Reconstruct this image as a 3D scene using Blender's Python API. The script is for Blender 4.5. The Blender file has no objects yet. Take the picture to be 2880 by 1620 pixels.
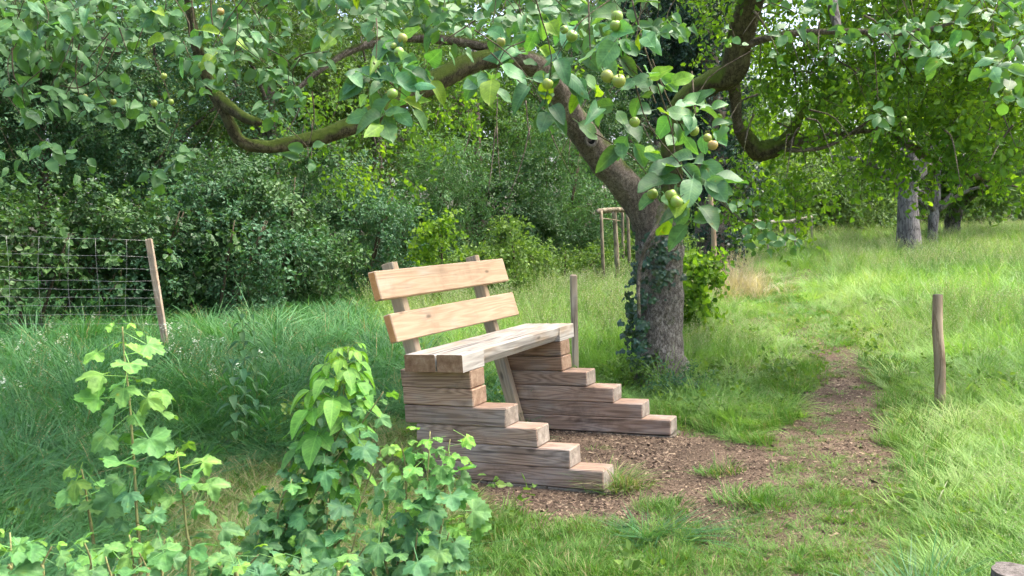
import bpy, bmesh, math, random
import numpy as np
from mathutils import Vector, Matrix, Euler

random.seed(7)
RNG = np.random.default_rng(11)
scene = bpy.context.scene
COL = scene.collection

# ------------------------------------------------------------------ camera
CAM_H, CAM_PITCH, CAM_ROLL, CAM_F = 1.689, 0.0541, 0.0319, 2444.0
cam_data = bpy.data.cameras.new('camera')
cam_data.sensor_width = 36.0
cam_data.lens = CAM_F / 2880.0 * 36.0
cam_data.clip_start = 0.05
cam_data.clip_end = 2000.0
cam = bpy.data.objects.new('camera', cam_data)
COL.objects.link(cam)
_c, _s = math.cos(CAM_PITCH), math.sin(CAM_PITCH)
_fw, _up, _rt = Vector((0, _c, -_s)), Vector((0, _s, _c)), Vector((1, 0, 0))
_cr, _sr = math.cos(CAM_ROLL), math.sin(CAM_ROLL)
_rt2, _up2 = _rt * _cr - _up * _sr, _rt * _sr + _up * _cr
_m = Matrix((_rt2, _up2, -_fw)).transposed().to_4x4()
_m.translation = (0, 0, CAM_H)
cam.matrix_world = _m
scene.camera = cam

# ------------------------------------------------------------------ light
SUN_EL, SUN_AZ = math.radians(62), math.radians(80)   # azimuth clockwise from +Y: sun high on the right, a little ahead of the viewer
world = bpy.data.worlds.new('World')
scene.world = world
world.use_nodes = True
wn, wl = world.node_tree.nodes, world.node_tree.links
wn.clear()
sky = wn.new('ShaderNodeTexSky')
sky.sky_type = 'NISHITA'
sky.sun_disc = False
sky.sun_elevation = SUN_EL
sky.sun_rotation = SUN_AZ
sky.air_density = 1.0
sky.dust_density = 6.0
sky.ozone_density = 0.4
bg = wn.new('ShaderNodeBackground')
bg.inputs['Strength'].default_value = 0.15
wo = wn.new('ShaderNodeOutputWorld')
wl.new(sky.outputs[0], bg.inputs['Color'])
wl.new(bg.outputs[0], wo.inputs['Surface'])
sd = bpy.data.lights.new('sun', 'SUN')
sd.energy = 1.7
sd.angle = math.radians(40)
sd.color = (1.0, 0.95, 0.86)
sun = bpy.data.objects.new('sun', sd)
COL.objects.link(sun)
_sv = Vector((math.sin(SUN_AZ) * math.cos(SUN_EL), math.cos(SUN_AZ) * math.cos(SUN_EL), math.sin(SUN_EL)))
sun.rotation_euler = (-_sv).to_track_quat('-Z', 'Y').to_euler()
sun.location = _sv * 40
vs = scene.view_settings
vs.view_transform = 'Standard'
vs.look = 'None'
vs.gamma = 1.0
vs.exposure = 1.96
vs.use_curve_mapping = False
scene.cycles.max_bounces = 5
scene.cycles.diffuse_bounces = 3
scene.cycles.glossy_bounces = 2
scene.cycles.transmission_bounces = 3
scene.cycles.use_denoising = True
scene.cycles.use_adaptive_sampling = True
scene.cycles.adaptive_threshold = 0.03
scene.cycles.sample_clamp_indirect = 6.0

# ------------------------------------------------------------------ picture -> world helpers (used while measuring the place)
K = 2576.0 / 2880.0
def at(dx, dy, depth):
    px, py = dx / K - 1440.0, 810.0 - dy / K
    a, b = px * _cr + py * _sr, -px * _sr + py * _cr
    return Vector((a / CAM_F * depth, depth * _c + b / CAM_F * depth * _s, CAM_H - depth * _s + b / CAM_F * depth * _c))
def pix(p):
    x, y, z = p[0], p[1], p[2] - CAM_H
    d = y * _c - z * _s
    a, b = x / d * CAM_F, (y * _s + z * _c) / d * CAM_F
    return ((a * _cr - b * _sr + 1440) * K, (810 - (a * _sr + b * _cr)) * K, d)

def _hash(i, j, seed):
    h = (i.astype(np.int64) * 374761393 + j.astype(np.int64) * 668265263 + seed * 1442695041) & 0x7fffffff
    h = ((h ^ (h >> 13)) * 1274126177) & 0x7fffffff
    return ((h ^ (h >> 16)) & 0xffff) / 65535.0
def vnoise(x, y, seed=0):
    x = np.asarray(x, float); y = np.asarray(y, float)
    i, j = np.floor(x), np.floor(y)
    fx, fy = x - i, y - j
    fx, fy = fx * fx * (3 - 2 * fx), fy * fy * (3 - 2 * fy)
    a, b = _hash(i, j, seed), _hash(i + 1, j, seed)
    c, d = _hash(i, j + 1, seed), _hash(i + 1, j + 1, seed)
    return (a * (1 - fx) + b * fx) * (1 - fy) + (c * (1 - fx) + d * fx) * fy
def zg(x, y):
    x = np.asarray(x, float); y = np.asarray(y, float)
    t = y - 8.5
    sp = np.log1p(np.exp(np.clip(t / 1.2, -30, 30))) * 1.2
    rise = 0.045 * np.minimum(sp, 24) + 0.012 * np.maximum(sp - 24, 0)
    left = 0.16 / (1 + np.exp((x + 3.2) / 0.5)) / (1 + np.exp(-(y - 9.8) / 0.7))
    n = (vnoise(x * .45, y * .45, 3) - .5) * .08 * np.clip((np.hypot(x - .5, y - 7) - 2) / 3, 0, 1)
    return 0.0936 * np.tanh((x + .81) / 4) - 0.035 + rise + left + n
def zgf(x, y): return float(zg(x, y))
def on_ground(dx, dy):
    prev = None
    for d in np.concatenate([np.arange(1.5, 20, .03), np.arange(20, 120, .2)]):
        p = at(dx, dy, d)
        if p.z <= zgf(p.x, p.y): return p
    return p

def in_poly(x, y, poly):
    x = np.asarray(x, float); y = np.asarray(y, float)
    r = np.zeros(x.shape, bool); n = len(poly)
    for k in range(n):
        x1, y1 = poly[k]; x2, y2 = poly[(k + 1) % n]
        c = ((y1 > y) != (y2 > y)) & (x < (x2 - x1) * (y - y1) / ((y2 - y1) + 1e-12) + x1)
        r ^= c
    return r
def poly_dist(x, y, poly):
    x = np.asarray(x, float); y = np.asarray(y, float)
    d = np.full(x.shape, 1e9); n = len(poly)
    for k in range(n):
        x1, y1 = poly[k]; x2, y2 = poly[(k + 1) % n]
        ex, ey = x2 - x1, y2 - y1
        t = np.clip(((x - x1) * ex + (y - y1) * ey) / (ex * ex + ey * ey + 1e-12), 0, 1)
        d = np.minimum(d, np.hypot(x - x1 - t * ex, y - y1 - t * ey))
    return np.where(in_poly(x, y, poly), -d, d)

# ------------------------------------------------------------------ materials
def new_mat(name):
    m = bpy.data.materials.new(name); m.use_nodes = True
    n = m.node_tree.nodes; n.clear()
    out = n.new('ShaderNodeOutputMaterial')
    return m, n, m.node_tree.links, out
def ramp(n, stops):
    r = n.new('ShaderNodeValToRGB'); e = r.color_ramp.elements
    while len(e) < len(stops): e.new(0.5)
    for k, (p, c) in enumerate(stops):
        e[k].position = p; e[k].color = (*c, 1)
    return r
def math_node(n, op, a=None, b=None):
    m = n.new('ShaderNodeMath'); m.operation = op
    if a is not None and not hasattr(a, 'links'): m.inputs[0].default_value = a
    if b is not None: m.inputs[1].default_value = b
    return m

def leaf_mat(name, cols, rough=0.5, transl=0.35, tcol=(1.25, 1.3, 0.45), spec=0.22, objcol=False, patch=None, veins=False, palmate=False):
    """leaf or grass: colour varies leaf by leaf; the blade lets light through"""
    m, n, l, out = new_mat(name)
    if objcol:
        oi = n.new('ShaderNodeObjectInfo')
        ag = n.new('ShaderNodeAttribute'); ag.attribute_name = 'rnd'
        hs = n.new('ShaderNodeHueSaturation')
        mr = n.new('ShaderNodeMapRange'); mr.inputs[3].default_value = 0.75; mr.inputs[4].default_value = 1.25
        l.new(ag.outputs['Fac'], mr.inputs[0]); l.new(mr.outputs[0], hs.inputs['Value'])
        l.new(oi.outputs['Color'], hs.inputs['Color'])
        col = hs.outputs[0]
    else:
        ai = n.new('ShaderNodeAttribute'); ai.attribute_type = 'INSTANCER'; ai.attribute_name = 'rnd'
        ag = n.new('ShaderNodeAttribute'); ag.attribute_name = 'rnd'
        s = math_node(n, 'ADD'); l.new(ai.outputs['Fac'], s.inputs[0]); l.new(ag.outputs['Fac'], s.inputs[1])
        fr = math_node(n, 'FRACT'); l.new(s.outputs[0], fr.inputs[0])
        val = fr.outputs[0]
        if patch:
            g = n.new('ShaderNodeNewGeometry'); nz = n.new('ShaderNodeTexNoise')
            nz.inputs['Scale'].default_value = patch; nz.inputs['Detail'].default_value = 2
            l.new(g.outputs['Position'], nz.inputs['Vector'])
            mr = n.new('ShaderNodeMapRange'); mr.inputs[1].default_value = .3; mr.inputs[2].default_value = .7
            l.new(nz.outputs[0], mr.inputs[0])
            mx = n.new('ShaderNodeMix'); mx.inputs[0].default_value = 0.6
            l.new(val, mx.inputs[2]); l.new(mr.outputs[0], mx.inputs[3]); val = mx.outputs[0]
        r = ramp(n, [(k / max(1, len(cols) - 1), c) for k, c in enumerate(cols)])
        l.new(val, r.inputs[0]); col = r.outputs[0]
    if veins:
        tc = n.new('ShaderNodeTexCoord'); sx = n.new('ShaderNodeSeparateXYZ'); l.new(tc.outputs['Object'], sx.inputs[0])
        ab = math_node(n, 'ABSOLUTE'); l.new(sx.outputs[0], ab.inputs[0])
        # side veins: stripes of (y - |x|*0.9)
        mu = math_node(n, 'MULTIPLY', None, 0.9); l.new(ab.outputs[0], mu.inputs[0])
        sb = math_node(n, 'SUBTRACT'); l.new(sx.outputs[1], sb.inputs[0]); l.new(mu.outputs[0], sb.inputs[1])
        m2 = math_node(n, 'MULTIPLY', None, 62.0); l.new(sb.outputs[0], m2.inputs[0])
        sn = math_node(n, 'SINE'); l.new(m2.outputs[0], sn.inputs[0])
        gt = n.new('ShaderNodeMapRange'); gt.inputs[1].default_value = .72; gt.inputs[2].default_value = 1.0; gt.inputs[4].default_value = .35
        l.new(sn.outputs[0], gt.inputs[0])
        lt = n.new('ShaderNodeMapRange'); lt.inputs[1].default_value = .012; lt.inputs[2].default_value = .03; lt.inputs[3].default_value = .6; lt.inputs[4].default_value = 0
        l.new(ab.outputs[0], lt.inputs[0])
        mxv = math_node(n, 'MAXIMUM'); l.new(gt.outputs[0], mxv.inputs[0]); l.new(lt.outputs[0], mxv.inputs[1])
        mc = n.new('ShaderNodeMix'); mc.data_type = 'RGBA'; mc.blend_type = 'MIX'
        br = n.new('ShaderNodeMix'); br.data_type = 'RGBA'; br.blend_type = 'MULTIPLY'; br.inputs[0].default_value = 1
        br.inputs[7].default_value = (1.7, 1.55, 1.6, 1); l.new(col, br.inputs[6])
        l.new(mxv.outputs[0], mc.inputs[0]); l.new(col, mc.inputs[6]); l.new(br.outputs[2], mc.inputs[7])
        col = mc.outputs[2]
        oi2 = n.new('ShaderNodeObjectInfo'); ofs = math_node(n, 'MULTIPLY', None, 31.0); l.new(oi2.outputs['Random'], ofs.inputs[0])
        ad = n.new('ShaderNodeVectorMath'); ad.operation = 'ADD'; l.new(tc.outputs['Object'], ad.inputs[0]); l.new(ofs.outputs[0], ad.inputs[1])
        nsp = n.new('ShaderNodeTexNoise'); nsp.inputs['Scale'].default_value = 5; nsp.inputs['Detail'].default_value = 4; l.new(ad.outputs[0], nsp.inputs['Vector'])
        rsp = ramp(n, [(.28, (.62, .66, .62)), (.5, (1, 1, 1)), (.66, (1.12, 1.08, .95)), (.74, (1.9, 1.0, .6))]); l.new(nsp.outputs[0], rsp.inputs[0])
        msp = n.new('ShaderNodeMix'); msp.data_type = 'RGBA'; msp.blend_type = 'MULTIPLY'; msp.inputs[0].default_value = 1; l.new(col, msp.inputs[6]); l.new(rsp.outputs[0], msp.inputs[7])
        col = msp.outputs[2]
    if palmate:
        tc = n.new('ShaderNodeTexCoord'); sx = n.new('ShaderNodeSeparateXYZ'); l.new(tc.outputs['Object'], sx.inputs[0])
        yo = math_node(n, 'SUBTRACT', None, .16); l.new(sx.outputs[1], yo.inputs[0])
        at2 = math_node(n, 'ARCTAN2'); l.new(sx.outputs[0], at2.inputs[0]); l.new(yo.outputs[0], at2.inputs[1])
        ml = math_node(n, 'MULTIPLY', None, 2.03); l.new(at2.outputs[0], ml.inputs[0])
        sn = math_node(n, 'SINE'); l.new(ml.outputs[0], sn.inputs[0]); ab = math_node(n, 'ABSOLUTE'); l.new(sn.outputs[0], ab.inputs[0])
        vr = n.new('ShaderNodeMapRange'); vr.inputs[1].default_value = .05; vr.inputs[2].default_value = .22; vr.inputs[3].default_value = .55; vr.inputs[4].default_value = 0
        l.new(ab.outputs[0], vr.inputs[0])
        br = n.new('ShaderNodeMix'); br.data_type = 'RGBA'; br.blend_type = 'MULTIPLY'; br.inputs[0].default_value = 1
        br.inputs[7].default_value = (1.6, 1.5, 1.6, 1); l.new(col, br.inputs[6])
        mc = n.new('ShaderNodeMix'); mc.data_type = 'RGBA'; l.new(vr.outputs[0], mc.inputs[0]); l.new(col, mc.inputs[6]); l.new(br.outputs[2], mc.inputs[7])
        col = mc.outputs[2]
        oi3 = n.new('ShaderNodeObjectInfo'); of3 = math_node(n, 'MULTIPLY', None, 23.0); l.new(oi3.outputs['Random'], of3.inputs[0])
        ad3 = n.new('ShaderNodeVectorMath'); ad3.operation = 'ADD'; l.new(tc.outputs['Object'], ad3.inputs[0]); l.new(of3.outputs[0], ad3.inputs[1])
        ns3 = n.new('ShaderNodeTexNoise'); ns3.inputs['Scale'].default_value = 4; ns3.inputs['Detail'].default_value = 3; l.new(ad3.outputs[0], ns3.inputs['Vector'])
        rs3 = ramp(n, [(.3, (.66, .72, .7)), (.5, (1, 1, 1)), (.68, (1.15, 1.08, .9)), (.76, (1.7, 1.0, .55))]); l.new(ns3.outputs[0], rs3.inputs[0])
        ms3 = n.new('ShaderNodeMix'); ms3.data_type = 'RGBA'; ms3.blend_type = 'MULTIPLY'; ms3.inputs[0].default_value = 1; l.new(col, ms3.inputs[6]); l.new(rs3.outputs[0], ms3.inputs[7])
        col = ms3.outputs[2]
        nzb = n.new('ShaderNodeTexNoise'); nzb.inputs['Scale'].default_value = 7; nzb.inputs['Detail'].default_value = 3; l.new(tc.outputs['Object'], nzb.inputs['Vector'])
        bump = n.new('ShaderNodeBump'); bump.inputs['Strength'].default_value = .25; bump.inputs['Distance'].default_value = .02; l.new(nzb.outputs[0], bump.inputs['Height'])
    p = n.new('ShaderNodeBsdfPrincipled')
    if palmate: l.new(bump.outputs[0], p.inputs['Normal'])
    p.inputs['Roughness'].default_value = rough
    p.inputs['Specular IOR Level'].default_value = spec
    l.new(col, p.inputs['Base Color'])
    tm = n.new('ShaderNodeMix'); tm.data_type = 'RGBA'; tm.blend_type = 'MULTIPLY'; tm.inputs[0].default_value = 1
    tm.inputs[7].default_value = (*tcol, 1); l.new(col, tm.inputs[6])
    t = n.new('ShaderNodeBsdfTranslucent'); l.new(tm.outputs[2], t.inputs['Color'])
    mix = n.new('ShaderNodeMixShader'); mix.inputs[0].default_value = transl
    l.new(p.outputs[0], mix.inputs[1]); l.new(t.outputs[0], mix.inputs[2])
    l.new(mix.outputs[0], out.inputs['Surface'])
    return m

def bark_mat(name, c1, c2, scale=14, stretch=(1, 1, .3), moss=None, moss_amt=0.5, bump=0.6):
    m, n, l, out = new_mat(name)
    tc = n.new('ShaderNodeTexCoord'); mp = n.new('ShaderNodeMapping'); mp.inputs['Scale'].default_value = stretch
    l.new(tc.outputs['Object'], mp.inputs[0])
    n1 = n.new('ShaderNodeTexNoise'); n1.inputs['Scale'].default_value = scale; n1.inputs['Detail'].default_value = 8; n1.inputs['Roughness'].default_value = .7
    v = n.new('ShaderNodeTexVoronoi'); v.feature = 'DISTANCE_TO_EDGE'; v.inputs['Scale'].default_value = scale * 1.3
    l.new(mp.outputs[0], n1.inputs['Vector'])
    ds = n.new('ShaderNodeMix'); ds.data_type = 'VECTOR'; ds.inputs[0].default_value = .12
    l.new(mp.outputs[0], ds.inputs[4]); l.new(n1.outputs['Color'], ds.inputs[5]); l.new(ds.outputs[1], v.inputs['Vector'])
    vr = n.new('ShaderNodeMapRange'); vr.inputs[1].default_value = 0; vr.inputs[2].default_value = .10; vr.inputs[3].default_value = .45
    l.new(v.outputs['Distance'], vr.inputs[0])
    h = math_node(n, 'MULTIPLY'); l.new(vr.outputs[0], h.inputs[0]); l.new(n1.outputs[0], h.inputs[1])
    r = ramp(n, [(0.08, tuple(x * .35 for x in c1)), (.32, c1), (.62, c2)]); l.new(h.outputs[0], r.inputs[0])
    n2 = n.new('ShaderNodeTexNoise'); n2.inputs['Scale'].default_value = 2.3; n2.inputs['Detail'].default_value = 5
    l.new(tc.outputs['Object'], n2.inputs['Vector'])
    mr2 = n.new('ShaderNodeMapRange'); mr2.inputs[1].default_value = .35; mr2.inputs[2].default_value = .7; mr2.inputs[3].default_value = .7; mr2.inputs[4].default_value = 1.4
    l.new(n2.outputs[0], mr2.inputs[0])
    hv = n.new('ShaderNodeHueSaturation'); l.new(r.outputs[0], hv.inputs['Color']); l.new(mr2.outputs[0], hv.inputs['Value'])
    col = hv.outputs[0]
    if moss:
        g = n.new('ShaderNodeNewGeometry'); sx = n.new('ShaderNodeSeparateXYZ'); l.new(g.outputs['Normal'], sx.inputs[0])
        n3 = n.new('ShaderNodeTexNoise'); n3.inputs['Scale'].default_value = 5; n3.inputs['Detail'].default_value = 6
        l.new(tc.outputs['Object'], n3.inputs['Vector'])
        a = math_node(n, 'MULTIPLY', None, .45); l.new(sx.outputs[2], a.inputs[0])
        b = math_node(n, 'ADD'); l.new(a.outputs[0], b.inputs[0]); l.new(n3.outputs[0], b.inputs[1])
        mr = n.new('ShaderNodeMapRange'); mr.inputs[1].default_value = 1.0 - moss_amt; mr.inputs[2].default_value = 1.2 - moss_amt
        l.new(b.outputs[0], mr.inputs[0])
        mc = n.new('ShaderNodeMix'); mc.data_type = 'RGBA'; mc.inputs[7].default_value = (*moss, 1)
        l.new(mr.outputs[0], mc.inputs[0]); l.new(col, mc.inputs[6]); col = mc.outputs[2]
    p = n.new('ShaderNodeBsdfPrincipled'); p.inputs['Roughness'].default_value = .9; p.inputs['Specular IOR Level'].default_value = .15
    l.new(col, p.inputs['Base Color'])
    bp = n.new('ShaderNodeBump'); bp.inputs['Strength'].default_value = bump; bp.inputs['Distance'].default_value = .03
    l.new(h.outputs[0], bp.inputs['Height']); l.new(bp.outputs[0], p.inputs['Normal'])
    l.new(p.outputs[0], out.inputs['Surface'])
    return m

def wood_mat(name, light, dark, grey, grey_amt, cracks=0.0, ring=9.0, knots=True, stain=0.5):
    """sawn timber, grain along the object's X axis, weathering to grey in patches"""
    m, n, l, out = new_mat(name)
    tc = n.new('ShaderNodeTexCoord'); oi = n.new('ShaderNodeObjectInfo')
    off = n.new('ShaderNodeVectorMath'); off.operation = 'ADD'
    sc = math_node(n, 'MULTIPLY', None, 37.0); l.new(oi.outputs['Random'], sc.inputs[0])
    cb = n.new('ShaderNodeCombineXYZ'); l.new(sc.outputs[0], cb.inputs[0]); l.new(sc.outputs[0], cb.inputs[1]); l.new(sc.outputs[0], cb.inputs[2])
    l.new(tc.outputs['Object'], off.inputs[0]); l.new(cb.outputs[0], off.inputs[1])
    # warp for cathedral grain
    mpw = n.new('ShaderNodeMapping'); mpw.inputs['Scale'].default_value = (.5, 6, 6); l.new(off.outputs[0], mpw.inputs[0])
    nw = n.new('ShaderNodeTexNoise'); nw.inputs['Scale'].default_value = 1.2; nw.inputs['Detail'].default_value = 2; l.new(mpw.outputs[0], nw.inputs['Vector'])
    mul = math_node(n, 'MULTIPLY', None, ring * 1.9); l.new(nw.outputs[0], mul.inputs[0])
    fr = math_node(n, 'PINGPONG', None, .5); l.new(mul.outputs[0], fr.inputs[0])
    mp = n.new('ShaderNodeMapping'); mp.inputs['Scale'].default_value = (2.5, 60, 60); l.new(off.outputs[0], mp.inputs[0])
    ng = n.new('ShaderNodeTexNoise'); ng.inputs['Scale'].default_value = 1.6; ng.inputs['Detail'].default_value = 4; l.new(mp.outputs[0], ng.inputs['Vector'])
    g1 = math_node(n, 'MULTIPLY', None, 1.0); l.new(fr.outputs[0], g1.inputs[0])
    g2 = math_node(n, 'MULTIPLY_ADD'); g2.inputs[1].default_value = .75; l.new(ng.outputs[0], g2.inputs[0]); l.new(g1.outputs[0], g2.inputs[2])
    r = ramp(n, [(.2, dark), (.55, tuple((a + b) / 2 for a, b in zip(light, dark))), (.8, light)]); l.new(g2.outputs[0], r.inputs[0])
    # grey weathering
    mpg = n.new('ShaderNodeMapping'); mpg.inputs['Scale'].default_value = (2.2, 6, 6); l.new(off.outputs[0], mpg.inputs[0])
    ngr = n.new('ShaderNodeTexNoise'); ngr.inputs['Scale'].default_value = 1.4; ngr.inputs['Detail'].default_value = 6; l.new(mpg.outputs[0], ngr.inputs['Vector'])
    mr = n.new('ShaderNodeMapRange'); mr.inputs[1].default_value = .75 - grey_amt * .6; mr.inputs[2].default_value = .98 - grey_amt * .6; mr.inputs[4].default_value = .92
    l.new(ngr.outputs[0], mr.inputs[0])
    gm = n.new('ShaderNodeMix'); gm.data_type = 'RGBA'
    gc = n.new('ShaderNodeMix'); gc.data_type = 'RGBA'; gc.blend_type = 'MULTIPLY'; gc.inputs[0].default_value = 1; gc.inputs[6].default_value = (*grey, 1)
    gr = ramp(n, [(.2, (.55, .55, .55)), (.8, (1.15, 1.15, 1.15))]); l.new(g2.outputs[0], gr.inputs[0]); l.new(gr.outputs[0], gc.inputs[7])
    l.new(mr.outputs[0], gm.inputs[0]); l.new(r.outputs[0], gm.inputs[6]); l.new(gc.outputs[2], gm.inputs[7])
    col = gm.outputs[2]
    # dark stains
    nst = n.new('ShaderNodeTexNoise'); nst.inputs['Scale'].default_value = 3.1; nst.inputs['Detail'].default_value = 5; nst.inputs['Roughness'].default_value = .65
    l.new(off.outputs[0], nst.inputs['Vector'])
    ms = n.new('ShaderNodeMapRange'); ms.inputs[1].default_value = .52; ms.inputs[2].default_value = .75; ms.inputs[3].default_value = 1; ms.inputs[4].default_value = 1 - stain
    l.new(nst.outputs[0], ms.inputs[0])
    rv = n.new('ShaderNodeMapRange'); rv.inputs[3].default_value = .8; rv.inputs[4].default_value = 1.18; l.new(oi.outputs['Random'], rv.inputs[0])
    rm = math_node(n, 'MULTIPLY'); l.new(ms.outputs[0], rm.inputs[0]); l.new(rv.outputs[0], rm.inputs[1])
    hv = n.new('ShaderNodeHueSaturation'); l.new(col, hv.inputs['Color']); l.new(rm.outputs[0], hv.inputs['Value']); col = hv.outputs[0]
    if knots:
        mk = n.new('ShaderNodeMapping'); mk.inputs['Scale'].default_value = (1.5, 4, 4); l.new(off.outputs[0], mk.inputs[0])
        vk = n.new('ShaderNodeTexVoronoi'); vk.inputs['Scale'].default_value = 1.7; l.new(mk.outputs[0], vk.inputs['Vector'])
        kr = n.new('ShaderNodeMapRange'); kr.inputs[1].default_value = .05; kr.inputs[2].default_value = .13; kr.inputs[3].default_value = .45; kr.inputs[4].default_value = 1
        l.new(vk.outputs['Distance'], kr.inputs[0])
        hk = n.new('ShaderNodeHueSaturation'); l.new(col, hk.inputs['Color']); l.new(kr.outputs[0], hk.inputs['Value']); col = hk.outputs[0]
    height = g2.outputs[0]
    if cracks > 0:
        mpc = n.new('ShaderNodeMapping'); mpc.inputs['Scale'].default_value = (1.1, 26, 26); l.new(off.outputs[0], mpc.inputs[0])
        nc = n.new('ShaderNodeTexNoise'); nc.inputs['Scale'].default_value = 1.0; nc.inputs['Detail'].default_value = 3; l.new(mpc.outputs[0], nc.inputs['Vector'])
        cr = n.new('ShaderNodeMapRange'); cr.inputs[1].default_value = .60; cr.inputs[2].default_value = .70; cr.inputs[3].default_value = 1; cr.inputs[4].default_value = 1 - cracks
        l.new(nc.outputs[0], cr.inputs[0])
        hc = n.new('ShaderNodeHueSaturation'); l.new(col, hc.inputs['Color']); l.new(cr.outputs[0], hc.inputs['Value']); col = hc.outputs[0]
        hh = math_node(n, 'MULTIPLY'); l.new(cr.outputs[0], hh.inputs[0]); l.new(height, hh.inputs[1]); height = hh.outputs[0]
    p = n.new('ShaderNodeBsdfPrincipled'); p.inputs['Roughness'].default_value = .75; p.inputs['Specular IOR Level'].default_value = .25
    l.new(col, p.inputs['Base Color'])
    bp = n.new('ShaderNodeBump'); bp.inputs['Strength'].default_value = .35; bp.inputs['Distance'].default_value = .006
    l.new(height, bp.inputs['Height']); l.new(bp.outputs[0], p.inputs['Normal'])
    l.new(p.outputs[0], out.inputs['Surface'])
    return m

def noise_mat(name, stops, scale, rough=.95, bump=.5, detail=8, objrand=False, dist=.02, scale2=None):
    m, n, l, out = new_mat(name)
    g = n.new('ShaderNodeNewGeometry')
    nz = n.new('ShaderNodeTexNoise'); nz.inputs['Scale'].default_value = scale; nz.inputs['Detail'].default_value = detail; nz.inputs['Roughness'].default_value = .7
    l.new(g.outputs['Position'], nz.inputs['Vector'])
    val = nz.outputs[0]
    if scale2:
        nb = n.new('ShaderNodeTexNoise'); nb.inputs['Scale'].default_value = scale2; nb.inputs['Detail'].default_value = 3
        l.new(g.outputs['Position'], nb.inputs['Vector'])
        mx = n.new('ShaderNodeMix'); mx.inputs[0].default_value = .5; l.new(val, mx.inputs[2]); l.new(nb.outputs[0], mx.inputs[3]); val = mx.outputs[0]
    if objrand:
        ai = n.new('ShaderNodeAttribute'); ai.attribute_type = 'INSTANCER'; ai.attribute_name = 'rnd'
        mx = n.new('ShaderNodeMix'); mx.inputs[0].default_value = .7; l.new(val, mx.inputs[2]); l.new(ai.outputs['Fac'], mx.inputs[3]); val = mx.outputs[0]
    r = ramp(n, stops); l.new(val, r.inputs[0])
    p = n.new('ShaderNodeBsdfPrincipled'); p.inputs['Roughness'].default_value = rough; p.inputs['Specular IOR Level'].default_value = .15
    l.new(r.outputs[0], p.inputs['Base Color'])
    bp = n.new('ShaderNodeBump'); bp.inputs['Strength'].default_value = bump; bp.inputs['Distance'].default_value = dist
    l.new(nz.outputs[0], bp.inputs['Height']); l.new(bp.outputs[0], p.inputs['Normal'])
    l.new(p.outputs[0], out.inputs['Surface'])
    return m
def plain_mat(name, col, rough=.6, metal=0.0):
    m, n, l, out = new_mat(name)
    p = n.new('ShaderNodeBsdfPrincipled'); p.inputs['Base Color'].default_value = (*col, 1)
    nz = n.new('ShaderNodeTexNoise'); nz.inputs['Scale'].default_value = 40
    tc = n.new('ShaderNodeTexCoord'); l.new(tc.outputs['Object'], nz.inputs['Vector'])
    r = ramp(n, [(.3, tuple(c * .7 for c in col)), (.7, tuple(min(1, c * 1.15) for c in col))]); l.new(nz.outputs[0], r.inputs[0])
    l.new(r.outputs[0], p.inputs['Base Color'])
    p.inputs['Roughness'].default_value = rough; p.inputs['Metallic'].default_value = metal
    l.new(p.outputs[0], out.inputs['Surface'])
    return m

# ------------------------------------------------------------------ object helpers
def link(o, parent=None):
    COL.objects.link(o)
    if parent is not None: o.parent = parent
    return o
def tag(o, label, cat, group=None, kind=None):
    o['label'] = label
    if cat: o['category'] = cat
    if group: o['group'] = group
    if kind: o['kind'] = kind
    return o
def thing(name, loc, label, cat, group=None, rot=(0, 0, 0)):
    e = bpy.data.objects.new(name, None); e.empty_display_size = .1
    COL.objects.link(e); e.location = loc; e.rotation_euler = rot
    return tag(e, label, cat, group)
def mesh_np(name, V, F, mats, fm=None, rnd=None, smooth=False):
    """V (n,3) array; F list of tuples or (m,k) array"""
    me = bpy.data.meshes.new(name)
    V = np.asarray(V, np.float32)
    if isinstance(F, np.ndarray):
        m, k = F.shape
        me.vertices.add(len(V)); me.vertices.foreach_set('co', V.ravel())
        me.loops.add(m * k); me.loops.foreach_set('vertex_index', F.astype(np.int32).ravel())
        me.polygons.add(m); me.polygons.foreach_set('loop_start', np.arange(0, m * k, k, dtype=np.int32))
        me.update(calc_edges=True)
    else:
        me.from_pydata(V.tolist(), [], F)
    for mt in (mats if isinstance(mats, (list, tuple)) else [mats]): me.materials.append(mt)
    if fm is not None: me.polygons.foreach_set('material_index', np.asarray(fm, np.int32))
    if rnd is not None:
        a = me.attributes.new('rnd', 'FLOAT', 'FACE'); a.data.foreach_set('value', np.asarray(rnd, np.float32))
    if smooth: me.polygons.foreach_set('use_smooth', np.ones(len(me.polygons), bool))
    me.update()
    return me
def put(name, me, parent=None, base=None):
    """a mesh written in world coordinates, hung under a thing whose origin is parent.location"""
    o = bpy.data.objects.new(name, me)
    link(o, parent)
    if parent is not None: o.location = -parent.location if base is None else -Vector(base)
    return o

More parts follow.
